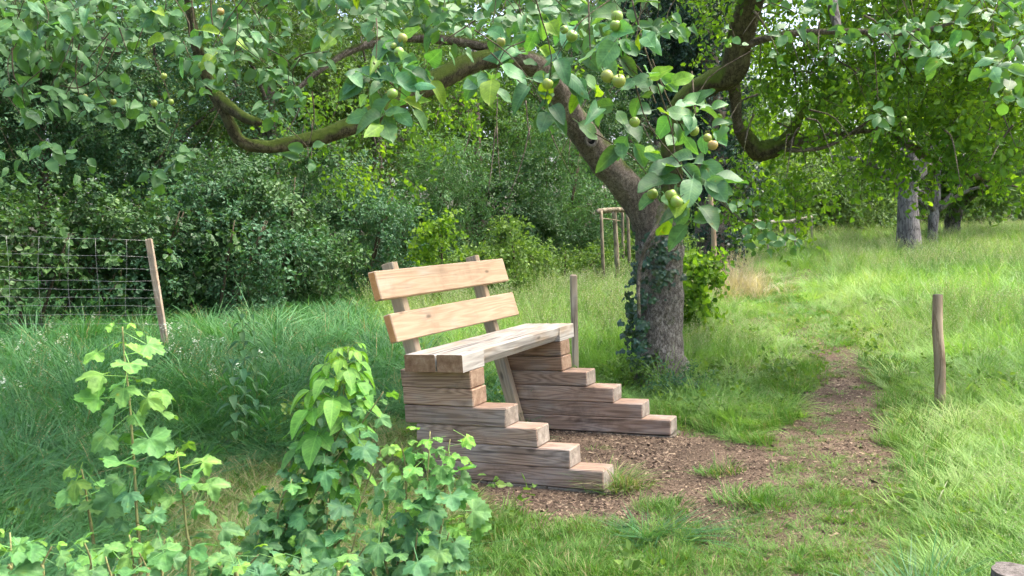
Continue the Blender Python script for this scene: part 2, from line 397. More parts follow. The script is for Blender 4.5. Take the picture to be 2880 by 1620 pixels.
def smooth_path(pts, rad, n):
    """Catmull-Rom resample"""
    P = np.array([[*p] for p in pts], float); R = np.array(rad, float)
    Q = np.vstack([2 * P[0] - P[1], P, 2 * P[-1] - P[-2]])
    out, rr = [], []
    seg = len(P) - 1
    for t in np.linspace(0, seg, n):
        k = min(int(t), seg - 1); f = t - k
        p0, p1, p2, p3 = Q[k], Q[k + 1], Q[k + 2], Q[k + 3]
        out.append(.5 * ((2 * p1) + (-p0 + p2) * f + (2 * p0 - 5 * p1 + 4 * p2 - p3) * f * f + (-p0 + 3 * p1 - 3 * p2 + p3) * f ** 3))
        rr.append(R[k] * (1 - f) + R[k + 1] * f)
    return np.array(out), np.array(rr)
def tube_arrays(pts, rad, n=10, seg=8, rough=0.0, seed=0, flare=0.0, caps=True):
    P, R = smooth_path(pts, rad, n) if n else (np.array([[*p] for p in pts], float), np.array(rad, float))
    n = len(P)
    T = np.gradient(P, axis=0); T /= np.linalg.norm(T, axis=1)[:, None] + 1e-9
    up = np.array([0, 0, 1.0]) if abs(T[0][2]) < .9 else np.array([1.0, 0, 0])
    A = np.cross(T[0], up); A /= np.linalg.norm(A)
    V = []
    for i in range(n):
        A = A - T[i] * np.dot(A, T[i]); A /= np.linalg.norm(A); B = np.cross(T[i], A)
        th = np.arange(seg) / seg * 2 * np.pi
        r = np.full(seg, R[i])
        if rough:
            r = r * (1 + rough * ((vnoise(np.cos(th) * 1.6 + 9 + seed, np.sin(th) * 1.6 + i * .45 + seed, 5) - .5) * 1.3
                                  + (vnoise(th * 3.1, np.full(seg, i * 1.1 + seed), 8) - .5) * .6))
        if flare and i < n * .3:
            k = (1 - i / (n * .3)) ** 2
            r = r * (1 + flare * k * (1 + .5 * np.sin(th * 4 + 1.3)))
        V.append(P[i] + np.outer(np.cos(th) * r, A) + np.outer(np.sin(th) * r, B))
    V = np.vstack(V)
    F = []
    for i in range(n - 1):
        for j in range(seg):
            k = (j + 1) % seg
            F.append((i * seg + j, i * seg + k, (i + 1) * seg + k, (i + 1) * seg + j))
    if caps:
        F.append(tuple(range(seg - 1, -1, -1))); F.append(tuple(range((n - 1) * seg, n * seg)))
    return V, F
def tube(name, pts, rad, mat, parent=None, n=10, seg=8, rough=0.0, seed=0, flare=0.0):
    V, F = tube_arrays(pts, rad, n, seg, rough, seed, flare)
    return put(name, mesh_np(name, V, F, mat, smooth=True), parent)
class Acc:
    def __init__(s): s.V, s.F, s.M, s.R, s.n = [], [], [], [], 0
    def add(s, V, F, mat=0, rnd=0.0):
        s.V.append(np.asarray(V, float)); s.F += [tuple(i + s.n for i in f) for f in F]
        s.M += [mat] * len(F); s.R += [rnd] * len(F); s.n += len(V)
    def mesh(s, name, mats, smooth=False): return mesh_np(name, np.vstack(s.V), s.F, mats, s.M, s.R, smooth)
def box_mesh(name, lo, hi, mats, bevel=.006, jitter=0.0, endmat=None, seed=0):
    """bevelled box; its long axis is X"""
    bm = bmesh.new(); bmesh.ops.create_cube(bm, size=1)
    lo, hi = Vector(lo), Vector(hi); rr = random.Random(seed)
    for v in bm.verts:
        for k in range(3): v.co[k] = lo[k] + (v.co[k] + .5) * (hi[k] - lo[k]) + rr.uniform(-jitter, jitter)
    if bevel: bmesh.ops.bevel(bm, geom=list(bm.edges), offset=bevel, segments=1, profile=.7, affect='EDGES')
    bm.normal_update()
    me = bpy.data.meshes.new(name)
    for f in bm.faces:
        if endmat is not None and abs(f.normal.x) > .8: f.material_index = endmat
    bm.to_mesh(me); bm.free()
    for m in mats: me.materials.append(m)
    return me

# ------------------------------------------------------------------ scatter (grass, far foliage, chips): geometry-node instances
_groups = {}
def scatter_group(key, variants):
    if key in _groups: return _groups[key]
    ng = bpy.data.node_groups.new('scatter_' + key, 'GeometryNodeTree')
    ng.interface.new_socket('Geometry', in_out='INPUT', socket_type='NodeSocketGeometry')
    ng.interface.new_socket('Geometry', in_out='OUTPUT', socket_type='NodeSocketGeometry')
    N, L = ng.nodes, ng.links
    gi, go = N.new('NodeGroupInput'), N.new('NodeGroupOutput')
    iop = N.new('GeometryNodeInstanceOnPoints'); jn = N.new('GeometryNodeJoinGeometry')
    iop.inputs['Pick Instance'].default_value = True
    for v in variants:
        oi = N.new('GeometryNodeObjectInfo'); oi.inputs['Object'].default_value = v; oi.inputs['As Instance'].default_value = True
        L.new(oi.outputs['Geometry'], jn.inputs[0])
    L.new(jn.outputs[0], iop.inputs['Instance'])
    def attr(nm, ty):
        a = N.new('GeometryNodeInputNamedAttribute'); a.data_type = ty; a.inputs['Name'].default_value = nm
        return [o for o in a.outputs if o.enabled and o.name == 'Attribute'][0]
    e2r = N.new('FunctionNodeEulerToRotation')
    L.new(attr('rot', 'FLOAT_VECTOR'), e2r.inputs[0]); L.new(e2r.outputs[0], iop.inputs['Rotation'])
    L.new(attr('scl', 'FLOAT_VECTOR'), iop.inputs['Scale'])
    L.new(attr('idx', 'INT'), iop.inputs['Instance Index'])
    L.new(gi.outputs[0], iop.inputs['Points']); L.new(iop.outputs[0], go.inputs[0])
    _groups[key] = ng
    return ng
def scatter(name, key, variants, pts, rot, scl, parent=None, rnd=None):
    n = len(pts)
    me = bpy.data.meshes.new(name)
    P = np.asarray(pts, np.float32)
    if parent is not None: P = P - np.array(parent.location, np.float32)
    me.vertices.add(n); me.vertices.foreach_set('co', P.ravel())
    scl = np.asarray(scl, np.float32)
    if scl.ndim == 1: scl = np.repeat(scl[:, None], 3, 1)
    for nm, ty, dat in (('rot', 'FLOAT_VECTOR', rot), ('scl', 'FLOAT_VECTOR', scl)):
        me.attributes.new(nm, ty, 'POINT').data.foreach_set('vector', np.asarray(dat, np.float32).ravel())
    me.attributes.new('idx', 'INT', 'POINT').data.foreach_set('value', RNG.integers(0, len(variants), n).astype(np.int32))
    me.attributes.new('rnd', 'FLOAT', 'POINT').data.foreach_set('value', (RNG.random(n) if rnd is None else rnd).astype(np.float32))
    me.update()
    o = bpy.data.objects.new(name, me); link(o, parent)
    md = o.modifiers.new('scatter', 'NODES'); md.node_group = scatter_group(key, variants)
    o['kind'] = 'stuff'
    return o
def variant(name, me): return bpy.data.objects.new(name, me)      # kept out of the scene: only a source for scatter()

# ------------------------------------------------------------------ leaf shapes
def rot_to(d, n):
    d = np.asarray(d, float); d = d / np.linalg.norm(d)
    n = np.asarray(n, float); n = n - d * np.dot(n, d)
    if np.linalg.norm(n) < 1e-6: n = np.cross(d, [1, .3, .2])
    n = n / np.linalg.norm(n)
    x = np.cross(d, n)
    return np.stack([x, d, n], 1)          # columns: local x, y (leaf axis), z (leaf normal)
def ovate(length=1.0, width=.62, fold=.18, curl=.25, nseg=6, wave=.03, tip=1.0, petiole=.28, seed=0):
    """an ovate leaf along +Y, its petiole below the origin"""
    rr = random.Random(seed); V, F = [], []
    for i in range(nseg + 1):
        t = i / nseg
        w = width * .5 * (math.sin(math.pi * min(1, t ** (.84 if tip <= 1 else .74))) ** (.62 if tip <= 1 else .8)) * (1 - .18 * t * tip)
        if i == 0: w = .02
        if i == nseg: w = .004
        y = t * length; z = -curl * t * t * length
        e = wave * math.sin(t * 9 + seed) * length
        V += [(-w, y, z + fold * w * 2 + e), (0, y, z), (w, y, z + fold * w * 2 - e)]
    for i in range(nseg):
        a = i * 3
        F += [(a, a + 1, a + 4, a + 3), (a + 1, a + 2, a + 5, a + 4)]
    if petiole:
        k = len(V); p = .012
        V += [(-p, -petiole, .03), (p, -petiole, .03), (p, .02, 0), (-p, .02, 0)]
        F.append((k, k + 1, k + 2, k + 3))
    return np.array(V) * [1, 1, 1], F
def lobed(seed=0, lobes=5, depth=.25, cup=.22, petiole=.75, teeth=.06):
    """a palmate currant leaf about 1 long, its stalk below the origin"""
    rr = random.Random(seed); n = 29; V = [(0, 0.16, 0)]; F = []
    outer = []
    for i in range(n):
        a = -2.35 + 4.7 * i / (n - 1)                   # angle from +Y
        c = abs(math.cos(a * lobes / 4.7 * math.pi * .5 * 1.0)) if False else .5 + .5 * math.cos(a * 2 * math.pi / 1.55)
        r = .60 * (1 - depth + depth * c) * (1 - .13 * abs(a) / 2.35) + teeth * (1 if i % 2 else -1) * .6 + rr.uniform(-.012, .012)
        outer.append((math.sin(a) * r, .16 + .08 + math.cos(a) * r, a, r, c))
    for f in (.55, 1.0):
        for (x, y, a, r, c) in outer:
            X, Y = x * f, .16 + (y - .16) * f
            z = -cup * (f * r) ** 2 * 1.6 + .07 * f * math.cos(a * 2 * math.pi / 1.55 + math.pi) + rr.uniform(-.02, .02) * f
            V.append((X, Y, z))
    for i in range(n - 1):
        F.append((1 + i + 1, 1 + i, 0))
        F.append((1 + i, 1 + i + 1, 1 + n + i + 1, 1 + n + i))
    k = len(V); p = .014
    V += [(-p, -petiole, .08), (p, -petiole, .08), (p, .17, 0), (-p, .17, 0)]
    F.append((k, k + 1, k + 2, k + 3))
    F = [tuple(reversed(f)) for f in F]
    return np.array(V), F

class LeafBag:
    """collects leaves; the 300 that show largest become leaf objects of their own, the rest one mesh"""
    def __init__(s, meshes, mat, rest_mat=None): s.items, s.meshes, s.mat = [], meshes, rest_mat or mat
    def add(s, p, d, n, size, col): s.items.append((np.array(p, float), rot_to(d, n), size, col, random.randrange(len(s.meshes))))
    def build(s, parent, limit=300, name='leaf'):
        def key(it):
            x, y, d = pix(it[0])
            vis = -60 < x < 2640 and -60 < y < 1510 and d > 0
            return -(it[2] / max(d, .2)) if vis else 1
        s.items.sort(key=key)
        base = np.array(parent.location)
        for p, R, size, col, k in s.items[:limit]:
            o = bpy.data.objects.new(name, s.meshes[k]['me']); link(o, parent)
            M = Matrix((*[list(R[i] * size) + [p[i] - base[i]] for i in range(3)], (0, 0, 0, 1)))
            o.matrix_basis = M; o.color = (*col, 1)
        rest = s.items[limit:]
        if rest:
            a = Acc(); mean = np.mean([it[3] for it in rest], 0)
            for p, R, size, col, k in rest:
                V = (s.meshes[k]['V'] * size) @ R.T + p
                a.add(V, s.meshes[k]['F'], 0, min(1, max(0, .5 + (sum(col) / sum(mean) - 1))))
            o = put('leaves', a.mesh('leaves', [s.mat], True), parent); o.color = (*mean, 1); o['kind'] = 'stuff'
def leaf_set(name, makers, mat):
    res = []
    for k, (V, F) in enumerate(makers):
        res.append(dict(V=V, F=F, me=mesh_np(f'{name}_{k}', V, F, mat, rnd=[.5] * len(F), smooth=True)))
    return res
def jit(col, v=.2, h=.1):
    f = 1 + random.uniform(-v, v)
    return (max(0, col[0] * f * (1 + random.uniform(-h, h) * 2)), max(0, col[1] * f), max(0, col[2] * f * (1 + random.uniform(-h, h) * 2)))

# ================================================================== THE GROUND
M_soil = noise_mat('meadow soil', [(.3, (.045, .05, .018)), (.5, (.07, .085, .025)), (.7, (.13, .13, .05))], 9, scale2=.8)
M_chipbed = noise_mat('wood chip bed', [(.3, (.07, .045, .032)), (.45, (.09, .065, .046)), (.56, (.15, .108, .076)), (.68, (.24, .18, .125))], 42, bump=.9, dist=.03, scale2=1.6)
def spaced(segs):
    v = []
    for a, b, st in segs: v += list(np.arange(a, b, st))
    return np.array(v)
gx = np.concatenate([-np.geomspace(400, 14, 26), spaced([(-13.5, -6, .35), (-6, 6, .14), (6, 14, .35)]), np.geomspace(14, 400, 26)])
gy = np.concatenate([[-200, -100, -50, -25, -12, -6, -3, 0, 1.5], spaced([(2.5, 10.5, .14), (10.5, 20, .35), (20, 44, .8)]), np.geomspace(44, 700, 26)])
GX, GY = np.meshgrid(gx, gy)
V = np.stack([GX.ravel(), GY.ravel(), zg(GX.ravel(), GY.ravel())], 1)
nx, ny = len(gx), len(gy)
ii = (np.arange(ny - 1)[:, None] * nx + np.arange(nx - 1)[None, :]).ravel()
F = np.stack([ii, ii + 1, ii + nx + 1, ii + nx], 1)
g = put('ground', mesh_np('ground', V, F, M_soil, smooth=True)); g['kind'] = 'structure'

def poly_ground(pts): return [(lambda p: (p.x, p.y))(on_ground(*q)) for q in pts]
CHIPS = poly_ground([(1120, 1200), (1180, 1285), (1330, 1335), (1560, 1330), (1660, 1350), (1800, 1355), (1930, 1290), (2000, 1200), (1980, 1140), (1850, 1122), (1720, 1095), (1560, 1066), (1400, 1060), (1300, 1110), (1160, 1150)])
PATH = poly_ground([(1900, 1330), (1990, 1170), (1985, 1100), (2030, 1040), (2065, 960), (2080, 905), (2055, 872), (2000, 838), (1960, 812), (1985, 806), (2040, 836), (2095, 866), (2150, 910), (2190, 960), (2220, 1060), (2250, 1160), (2260, 1290), (2260, 1480), (1720, 1480)])
TRACK = poly_ground([(2060, 880), (1990, 822), (1920, 770), (1840, 715), (1790, 680), (1850, 672), (1940, 720), (2030, 780), (2130, 850)])
LAWN = poly_ground([(900, 1800), (1010, 1470), (1060, 1400), (1180, 1290), (1330, 1335), (1560, 1330), (1660, 1380), (1950, 1330), (2280, 1280), (2320, 1470), (2350, 1800)])
DRY = poly_ground([(250, 1800), (380, 1470), (450, 1260), (560, 1190), (760, 1165), (1010, 1080), (1140, 1120), (1200, 1300), (1060, 1400), (1010, 1470), (900, 1800)])
def path_field(x, y):
    d = np.minimum(poly_dist(x, y, CHIPS), poly_dist(x, y, PATH) - .05)
    return d + (vnoise(x * 5, y * 5, 21) - .5) * .22 + (vnoise(x * 1.7, y * 1.7, 22) - .5) * .25
xs = np.arange(-1.2, 5.2, .06); ys = np.arange(3.6, 15, .06)
X, Y = np.meshgrid(xs, ys); D = path_field(X + .03, Y + .03)
nx = len(xs); keep = (D[:-1, :-1] < .04)
I, J = np.where(keep); ii = I * nx + J
Z = zg(X, Y) + .012 - .03 * np.clip(D + .02, 0, .2)
used = np.zeros(X.size, bool); F = np.stack([ii, ii + 1, ii + nx + 1, ii + nx], 1); used[F.ravel()] = True
remap = np.cumsum(used) - 1
V = np.stack([X.ravel(), Y.ravel(), Z.ravel()], 1)[used]
g = put('path', mesh_np('path', V, remap[F], M_chipbed, smooth=True)); g['kind'] = 'structure'

# wood chips lying on the path
M_chip = noise_mat('wood chip', [(.2, (.04, .028, .021)), (.45, (.11, .077, .056)), (.68, (.19, .138, .10)), (.92, (.40, .31, .21))], 30, objrand=True, bump=.2)
chip_vars = []
for k in range(6):
    rr = random.Random(k); L_, W_, T_ = rr.uniform(.5, 1), rr.uniform(.18, .4), rr.uniform(.06, .14)
    V = np.array([(-L_, -W_, 0), (L_ * rr.uniform(.7, 1), -W_ * rr.uniform(.3, 1), 0), (L_, W_ * rr.uniform(.3, 1), T_ * .4), (-L_ * rr.uniform(.6, 1), W_, 0),
                  (-L_, -W_ * .9, T_), (L_ * .8, -W_ * .6, T_), (L_ * .9, W_ * .5, T_), (-L_ * .8, W_ * .9, T_)])
    chip_vars.append(variant('chip', mesh_np('chip', V, [(3, 2, 1, 0), (4, 5, 6, 7), (0, 1, 5, 4), (1, 2, 6, 5), (2, 3, 7, 6), (3, 0, 4, 7)], M_chip)))
n = 150000
x = RNG.uniform(-1.2, 4.4, n); y = 3.6 + 10.4 * RNG.random(n) ** 1.5; D = path_field(x, y)
k = (D < .0) & (RNG.random(n) < np.where(poly_dist(x, y, CHIPS) < 0, 1, .62) * np.clip(1.35 - (y - 4.5) * .09, .4, 1))
x, y = x[k], y[k]; n = len(x)
o = scatter('wood_chips', 'chip', chip_vars, np.stack([x, y, zg(x, y) + .013], 1), np.stack([RNG.normal(0, .3, n), RNG.normal(0, .3, n), RNG.uniform(0, 6.3, n)], 1), RNG.uniform(.005, .018, n) * np.where(RNG.random(n) < .05, 1.9, 1) * (1 + .3 * (vnoise(x * 2, y * 2, 9) > .6)))
tag(o, 'reddish brown wood chips strewn over the path and around the bench', 'wood chips')

# ================================================================== THE BENCH
M_beam = wood_mat('weathered larch beam', (.39, .268, .195), (.175, .113, .08), (.35, .28, .235), .52, cracks=.55, ring=11, stain=.62)
M_beam2 = wood_mat('newer larch beam', (.43, .275, .185), (.19, .108, .068), (.36, .29, .24), .36, cracks=.4, ring=12, stain=.62)
M_seat = wood_mat('seat timber', (.52, .40, .29), (.34, .25, .17), (.50, .47, .43), .78, cracks=.75, ring=7, stain=.35)
M_plank = wood_mat('fresh planed plank', (.50, .355, .24), (.40, .27, .175), (.42, .345, .265), .34, cracks=.12, ring=6, stain=.25)
M_post = wood_mat('back post timber', (.48, .37, .25), (.36, .26, .17), (.34, .29, .235), .4, cracks=.2, ring=5, stain=.25)
M_end = noise_mat('end grain brown', [(.3, (.17, .105, .07)), (.5, (.28, .19, .13)), (.7, (.40, .30, .22))], 14, bump=.3)
M_end_grey = noise_mat('end grain grey', [(.3, (.15, .125, .10)), (.5, (.27, .23, .19)), (.72, (.42, .38, .33))], 13, bump=.4)
M_end_fresh = noise_mat('end grain orange', [(.3, (.45, .20, .07)), (.6, (.60, .30, .13))], 20, bump=.2)
M_end_seat = noise_mat('seat end grain', [(.3, (.16, .085, .05)), (.5, (.27, .155, .09)), (.7, (.42, .28, .18))], 12, bump=.4)
M_slab = noise_mat('concrete slab', [(.3, (.10, .085, .065)), (.7, (.21, .18, .15))], 20)
TU, TV = .021, .0103
bench = thing('wooden_bench', (-.8108, 6.2959, 0), 'giant timber bench on two stepped stacks of beams under the apple tree', 'bench', rot=(TV, -TU, -.4603))
def part(name, me, loc=(0, 0, 0), rot=(0, 0, 0), parent=bench):
    o = bpy.data.objects.new(name, me); link(o, parent); o.location = loc; o.rotation_euler = rot
    return o
HB = .13
near = {1: (.16, 1.53), 2: (.14, 1.299), 3: (.10, 1.069), 4: (.015, .837), 5: (0, .589), 6: (-.004, .578)}
farr = {1: (.10, 1.523), 2: (.06, 1.284), 3: (.03, 1.044), 4: (0, .808), 5: (0, .589), 6: (-.004, .580)}
for stack, v0, v1 in ((near, 0, .205), (farr, 1.606, 1.812)):
    for k, (u0, u1) in stack.items():
        j = random.uniform(-.004, .004); c = (u0 + u1) / 2; hl = (u1 - u0) / 2
        me = box_mesh('beam', (-hl, v0 + j, .0015), (hl, v1 + j, HB - .0015), [M_beam2 if k >= 5 else M_beam, M_end if k >= 5 else M_end_grey], .007, .004, 1, seed=k + int(v0 * 10))
        part('beam', me, (c, 0, (k - 1) * HB))
for (u0, u1, v0, v1) in ((.12, .66, -.004, .22), (.665, 1.12, -.006, .215), (1.125, 1.56, -.004, .222), (.3, .86, 1.6, 1.82), (.865, 1.545, 1.596, 1.822)):
    part('foundation_slab', box_mesh('foundation_slab', ((u0 - u1) / 2, v0, -.07), ((u1 - u0) / 2, v1, -.003), [M_slab], .004, .004, seed=int(u0 * 99)), ((u0 + u1) / 2, 0, 0))
# seat beams: grain along local X, so they are built along X and turned
def seat_beam(u0, u1, notch, name='seat_beam'):
    z0, z1 = .7815, .904; a = Acc()
    prof_full = [(u0, z0), (u1, z0), (u1, z1 - .006), (u1 - .006, z1), (u0 + .006, z1), (u0, z1 - .006)]
    prof_cut = [(u0, z0), (u1 - .055, z0 + .001), (u1 - .012, z0 + .055), (u1 - .003, z1 - .006), (u1 - .009, z1), (u0 + .006, z1), (u0, z1 - .006)]
    def prism(prof, va, vb, cap0, cap1):
        n_ = len(prof); V = [(va, -u, z) for u, z in prof] + [(vb, -u, z) for u, z in prof]
        Fs = [(i, (i + 1) % n_, n_ + (i + 1) % n_, n_ + i) for i in range(n_)]
        a.add(V, Fs, 0)
        if cap0: a.add(V[:n_], [tuple(range(n_ - 1, -1, -1))], cap0 - 1)
        if cap1: a.add(V[n_:], [tuple(range(n_))], cap1 - 1)
    if notch:
        prism(prof_full, -.101, .212, 2, 1); prism(prof_cut, .212, 1.60, 0, 0); prism(prof_full, 1.60, 1.92, 1, 2)
    else: prism(prof_full, -.101, 1.92, 2, 2)
    me = a.mesh(name, [M_seat, M_end_seat])
    bm = bmesh.new(); bm.from_mesh(me); bmesh.ops.recalc_face_normals(bm, faces=bm.faces); bm.to_mesh(me); bm.free()
    return part(name, me, (0, 0, 0), (0, 0, math.pi / 2))
seat_beam(.372, .579, True)
seat_beam(.104, .358, False)
# backrest planks
def plank(ut, zt, ub, zb, v0, v1, th=.062, seed=0):
    h = math.hypot(ut - ub, zt - zb); tilt = math.atan2(ub - ut, zt - zb)
    L2 = (v1 - v0) / 2
    me = box_mesh('backrest_plank', (-L2, 0, 0), (L2, th, h), [M_plank, M_end_fresh], .007, .004, 1, seed)
    o = part('backrest_plank', me)
    # local X -> +v, local Y -> back (-u), local Z -> up the plank
    zax = Vector((ut - ub, 0, zt - zb)).normalized(); xax = Vector((0, 1, 0)); yax = zax.cross(xax)
    o.matrix_basis = Matrix.Translation((ub, (v0 + v1) / 2, zb)) @ Matrix((xax, yax, zax)).transposed().to_4x4()
    return o
plank(-.092, 1.512, -.041, 1.303, -.121, 1.925, seed=3)
plank(-.014, 1.196, .039, .99, -.079, 1.936, seed=4)
def back_post(vc, top):
    zax = Vector((-.25, 0, 1)).normalized(); xax = zax; yv = Vector((0, 1, 0)); zz = xax.cross(yv)
    # local X up the post, Y along v, Z = X x Y  (towards the front or back)
    Lp = (top + .05) / zax.z
    me = box_mesh('back_post', (0, -.036, -.05), (Lp, .036, .05), [M_post, M_end_grey], .005, .003, 1, seed=int(vc * 50))
    o = part('back_post', me)
    fu = .039 + .25 * .99 - .062 * 1.03 - .05 + .25 * .05
    o.matrix_basis = Matrix.Translation((fu, vc, -.05)) @ Matrix((xax, yv, zz)).transposed().to_4x4()
back_post(.252, 1.552)
back_post(1.555, 1.552)

# ================================================================== POSTS AND FENCES
M_stake = wood_mat('weathered stake', (.33, .25, .18), (.19, .135, .095), (.28, .24, .20), .55, cracks=.6, ring=6, stain=.4)
M_round = bark_mat('peeled round post', (.22, .155, .10), (.38, .29, .205), 9, (1, 1, .12), bump=.3)
M_pole = bark_mat('pale debarked pole', (.30, .27, .20), (.46, .42, .34), 9, (1, 1, .2), bump=.25)
M_cut = noise_mat('grey cut wood', [(.34, (.03, .026, .024)), (.46, (.13, .115, .105)), (.7, (.24, .22, .205))], 38, bump=1.0)
M_wire = plain_mat('galvanised wire', (.30, .31, .30), .5, .5)

def round_post(name, bot, top, r, label, mat, group=None, n=12, seg=14, seed=1, cat='post'):
    e = thing(name, bot, label, cat, group)
    V, F = tube_arrays([bot - Vector((0, 0, .25)), bot + (top - bot) * .35 + Vector((r * .25, 0, 0)), bot + (top - bot) * .7 - Vector((r * .15, 0, 0)), top], [r * 1.05, r, r * .97, r * .9], n, seg, .28 if mat is M_cut else .10, seed, caps=False)
    put('shaft', mesh_np('shaft', V, F, mat, smooth=True), e)
    # sawn top as its own part, slightly domed
    C = top; k = 14; a = Acc(); ring = V[-seg:]
    a.add(np.vstack([ring, [np.array(C) + [0, 0, r * .12]]]), [(i, (i + 1) % seg, seg) for i in range(seg)])
    put('sawn_top', a.mesh('sawn_top', [M_cut], True), e)
    return e
b = on_ground(2363, 1035); d = pix(b)[2]
round_post('wooden_post', b, at(2359, 741, d), .047, 'round peeled wooden post standing in the meadow right of the path', M_round)
p = at(2540, 1432, 2.05)
round_post('wooden_post', Vector((p.x + .03, p.y, zgf(p.x, p.y))), p + Vector((.01, 0, 0)), .058, 'grey cracked post top poking into the bottom right corner', M_cut, seed=4, seg=18)

# stake behind the bench
b = at(1449, 985, 9.4); b.z = zgf(b.x, b.y)
e = thing('wooden_stake', b, 'tall rough split stake standing behind the right end of the bench seat', 'stake')
t = at(1443, 690, 9.4); M_stake2 = wood_mat('split stake wood', (.50, .39, .29), (.32, .235, .165), (.42, .36, .30), .4, cracks=.6, ring=6, stain=.4)
me = box_mesh('shaft', (-.1, -.036, -.03), ((t - b).length, .032, .03), [M_stake2], .016, .008, None, 5)
o = bpy.data.objects.new('shaft', me); link(o, e)
xa = (t - b).normalized(); ya = Vector((1, 0, 0)); ya = (ya - xa * ya.dot(xa)).normalized()
o.matrix_basis = Matrix((xa, ya, xa.cross(ya))).transposed().to_4x4()

# wire fence on the left
FD = 11.5
wf = thing('wire_fence', Vector((at(200, 800, FD).x, at(200, 800, FD).y, zgf(at(200, 800, FD).x, at(200, 800, FD).y))), 'square mesh wire fence in front of the bramble thicket, ending at a leaning post', 'fence')
b, t = at(412, 838, FD), at(374, 601, FD); b = b + (b - t) * .15
me = box_mesh('fence_post', (0, -.041, -.03), ((t - b).length, .041, .03), [M_stake], .006, .004, None, 8)
o = bpy.data.objects.new('fence_post', me); link(o, wf); o.location = b - wf.location
xa = (t - b).normalized(); ya = Vector((1, 0, 0)); ya = (ya - xa * ya.dot(xa)).normalized()
o.rotation_euler = Matrix((xa, ya, xa.cross(ya))).transposed().to_euler()
for ly, ry, rx in ((593, 605, 372), (638, 646, 380), (671, 677, 386), (704, 708, 391), (726, 729, 394), (747, 750, 398), (770, 770, 401), (792, 792, 404), (815, 815, 408)):
    pts = []
    for q in np.linspace(0, 1, 9):
        px_ = -420 + (rx + 420) * q
        yy = ly + (ry - ly) * px_ / rx + math.sin(q * 23 + ly) * 1.6
        pts.append(at(px_, yy, FD - .04))
    tube('horizontal_wire', pts, [.0019] * 9, M_wire, wf, 0, 4)
for xk in (-310, -226, -142, -60, 18, 97, 172, 243, 315):
    pts = [at(xk + math.sin(q * 5 + xk) * 3.5 + q * 5, 592 + (822 - 592) * q + (xk / 372) * 12 * (1 - q), FD - .045) for q in np.linspace(0, 1, 7)]
    tube('vertical_wire', pts, [.0018] * 7, M_wire, wf, 0, 4)

# tree guard: stakes joined by cross rails
GD = 17.5
M_guard = bark_mat('weathered guard pole', (.12, .10, .07), (.25, .215, .15), 9, (1, 1, .2), bump=.25)
tg = thing('tree_guard', at(1545, 640, GD), 'tree guard of stakes joined by short rails left of the apple trunk', 'tree guard')
for (xa_, ya_, xb_, yb_, r, dd) in ((1517, 665, 1512, 530, .036, 0), (1553, 665, 1545, 524, .05, .5), (1584, 665, 1578, 528, .036, 1.1), (1568, 660, 1566, 530, .034, 2.0)):
    b, t = at(xa_, ya_, GD + dd), at(xb_, yb_, GD + dd)
    tube('stake', [b - Vector((0, 0, .3)), (b + t) / 2, t], [r, r, r * .95], M_guard, tg, 6, 8, .08)
for (x1, y1, d1, x2, y2, d2) in ((1502, 531, 0, 1560, 526, .5), (1545, 527, .5, 1592, 530, 1.1), (1505, 533, -.05, 1572, 530, 2.0), (1508, 549, 0, 1560, 556, .5)):
    tube('rail', [at(x1, y1, GD + d1 - .05), at((x1 + x2) / 2, (y1 + y2) / 2 - 1, GD + (d1 + d2) / 2 - .05), at(x2, y2, GD + d2 - .05)], [.04, .045, .04] if y1 < 540 else [.012] * 3, M_guard, tg, 6, 8, .08)
st = at(1488, 585, 20)
# low rail fence of crooked poles along the far hedge
rf = thing('rail_fence', at(1800, 625, 21), 'low fence of pale crooked poles at the meadow edge behind the apple tree', 'rail fence')
for x1, y1, x2, y2, dd, r in ((1801, 628, 1797, 568, 20.8, .04), (1870, 612, 1868, 566, 22.5, .032), (1932, 600, 1930, 560, 24, .03), (2001, 600, 1999, 552, 26.5, .036), (2011, 598, 2010, 549, 27.5, .032), (2042, 580, 2042, 541, 31, .035), (1975, 600, 1974, 553, 26, .03)):
    b, t = at(x1, y1, dd), at(x2, y2, dd)
    tube('post', [b - Vector((0, 0, .4)), (b + t) / 2, t], [r, r, r * .9], M_pole, rf, 6, 8, .08)
tube('rail', [at(1796, 571, 20.7), at(1815, 578, 21.1), at(1845, 576, 21.8), at(1872, 566, 22.4)], [.05, .055, .05, .045], M_pole, rf, 12, 8, .12)
tube('rail', [at(1868, 562, 22.3), at(1900, 554, 23), at(1925, 564, 23.8), at(1950, 556, 24.6), at(1985, 557, 25.6), at(2003, 549, 26.4)], [.045, .05, .045, .05, .045, .05], M_pole, rf, 18, 8, .12)
tube('rail', [at(1996, 552, 26.2), at(2020, 549, 28), at(2046, 546, 31)], [.05, .048, .04], M_pole, rf, 10, 8, .12)
b = on_ground(1794, 640); dd = 15.0
b, t = at(1796, 622, dd), at(1787, 478, dd)
round_post('wooden_post', b, t, .042, 'dark slim post beside the start of the pale rail fence', M_round, seed=9)

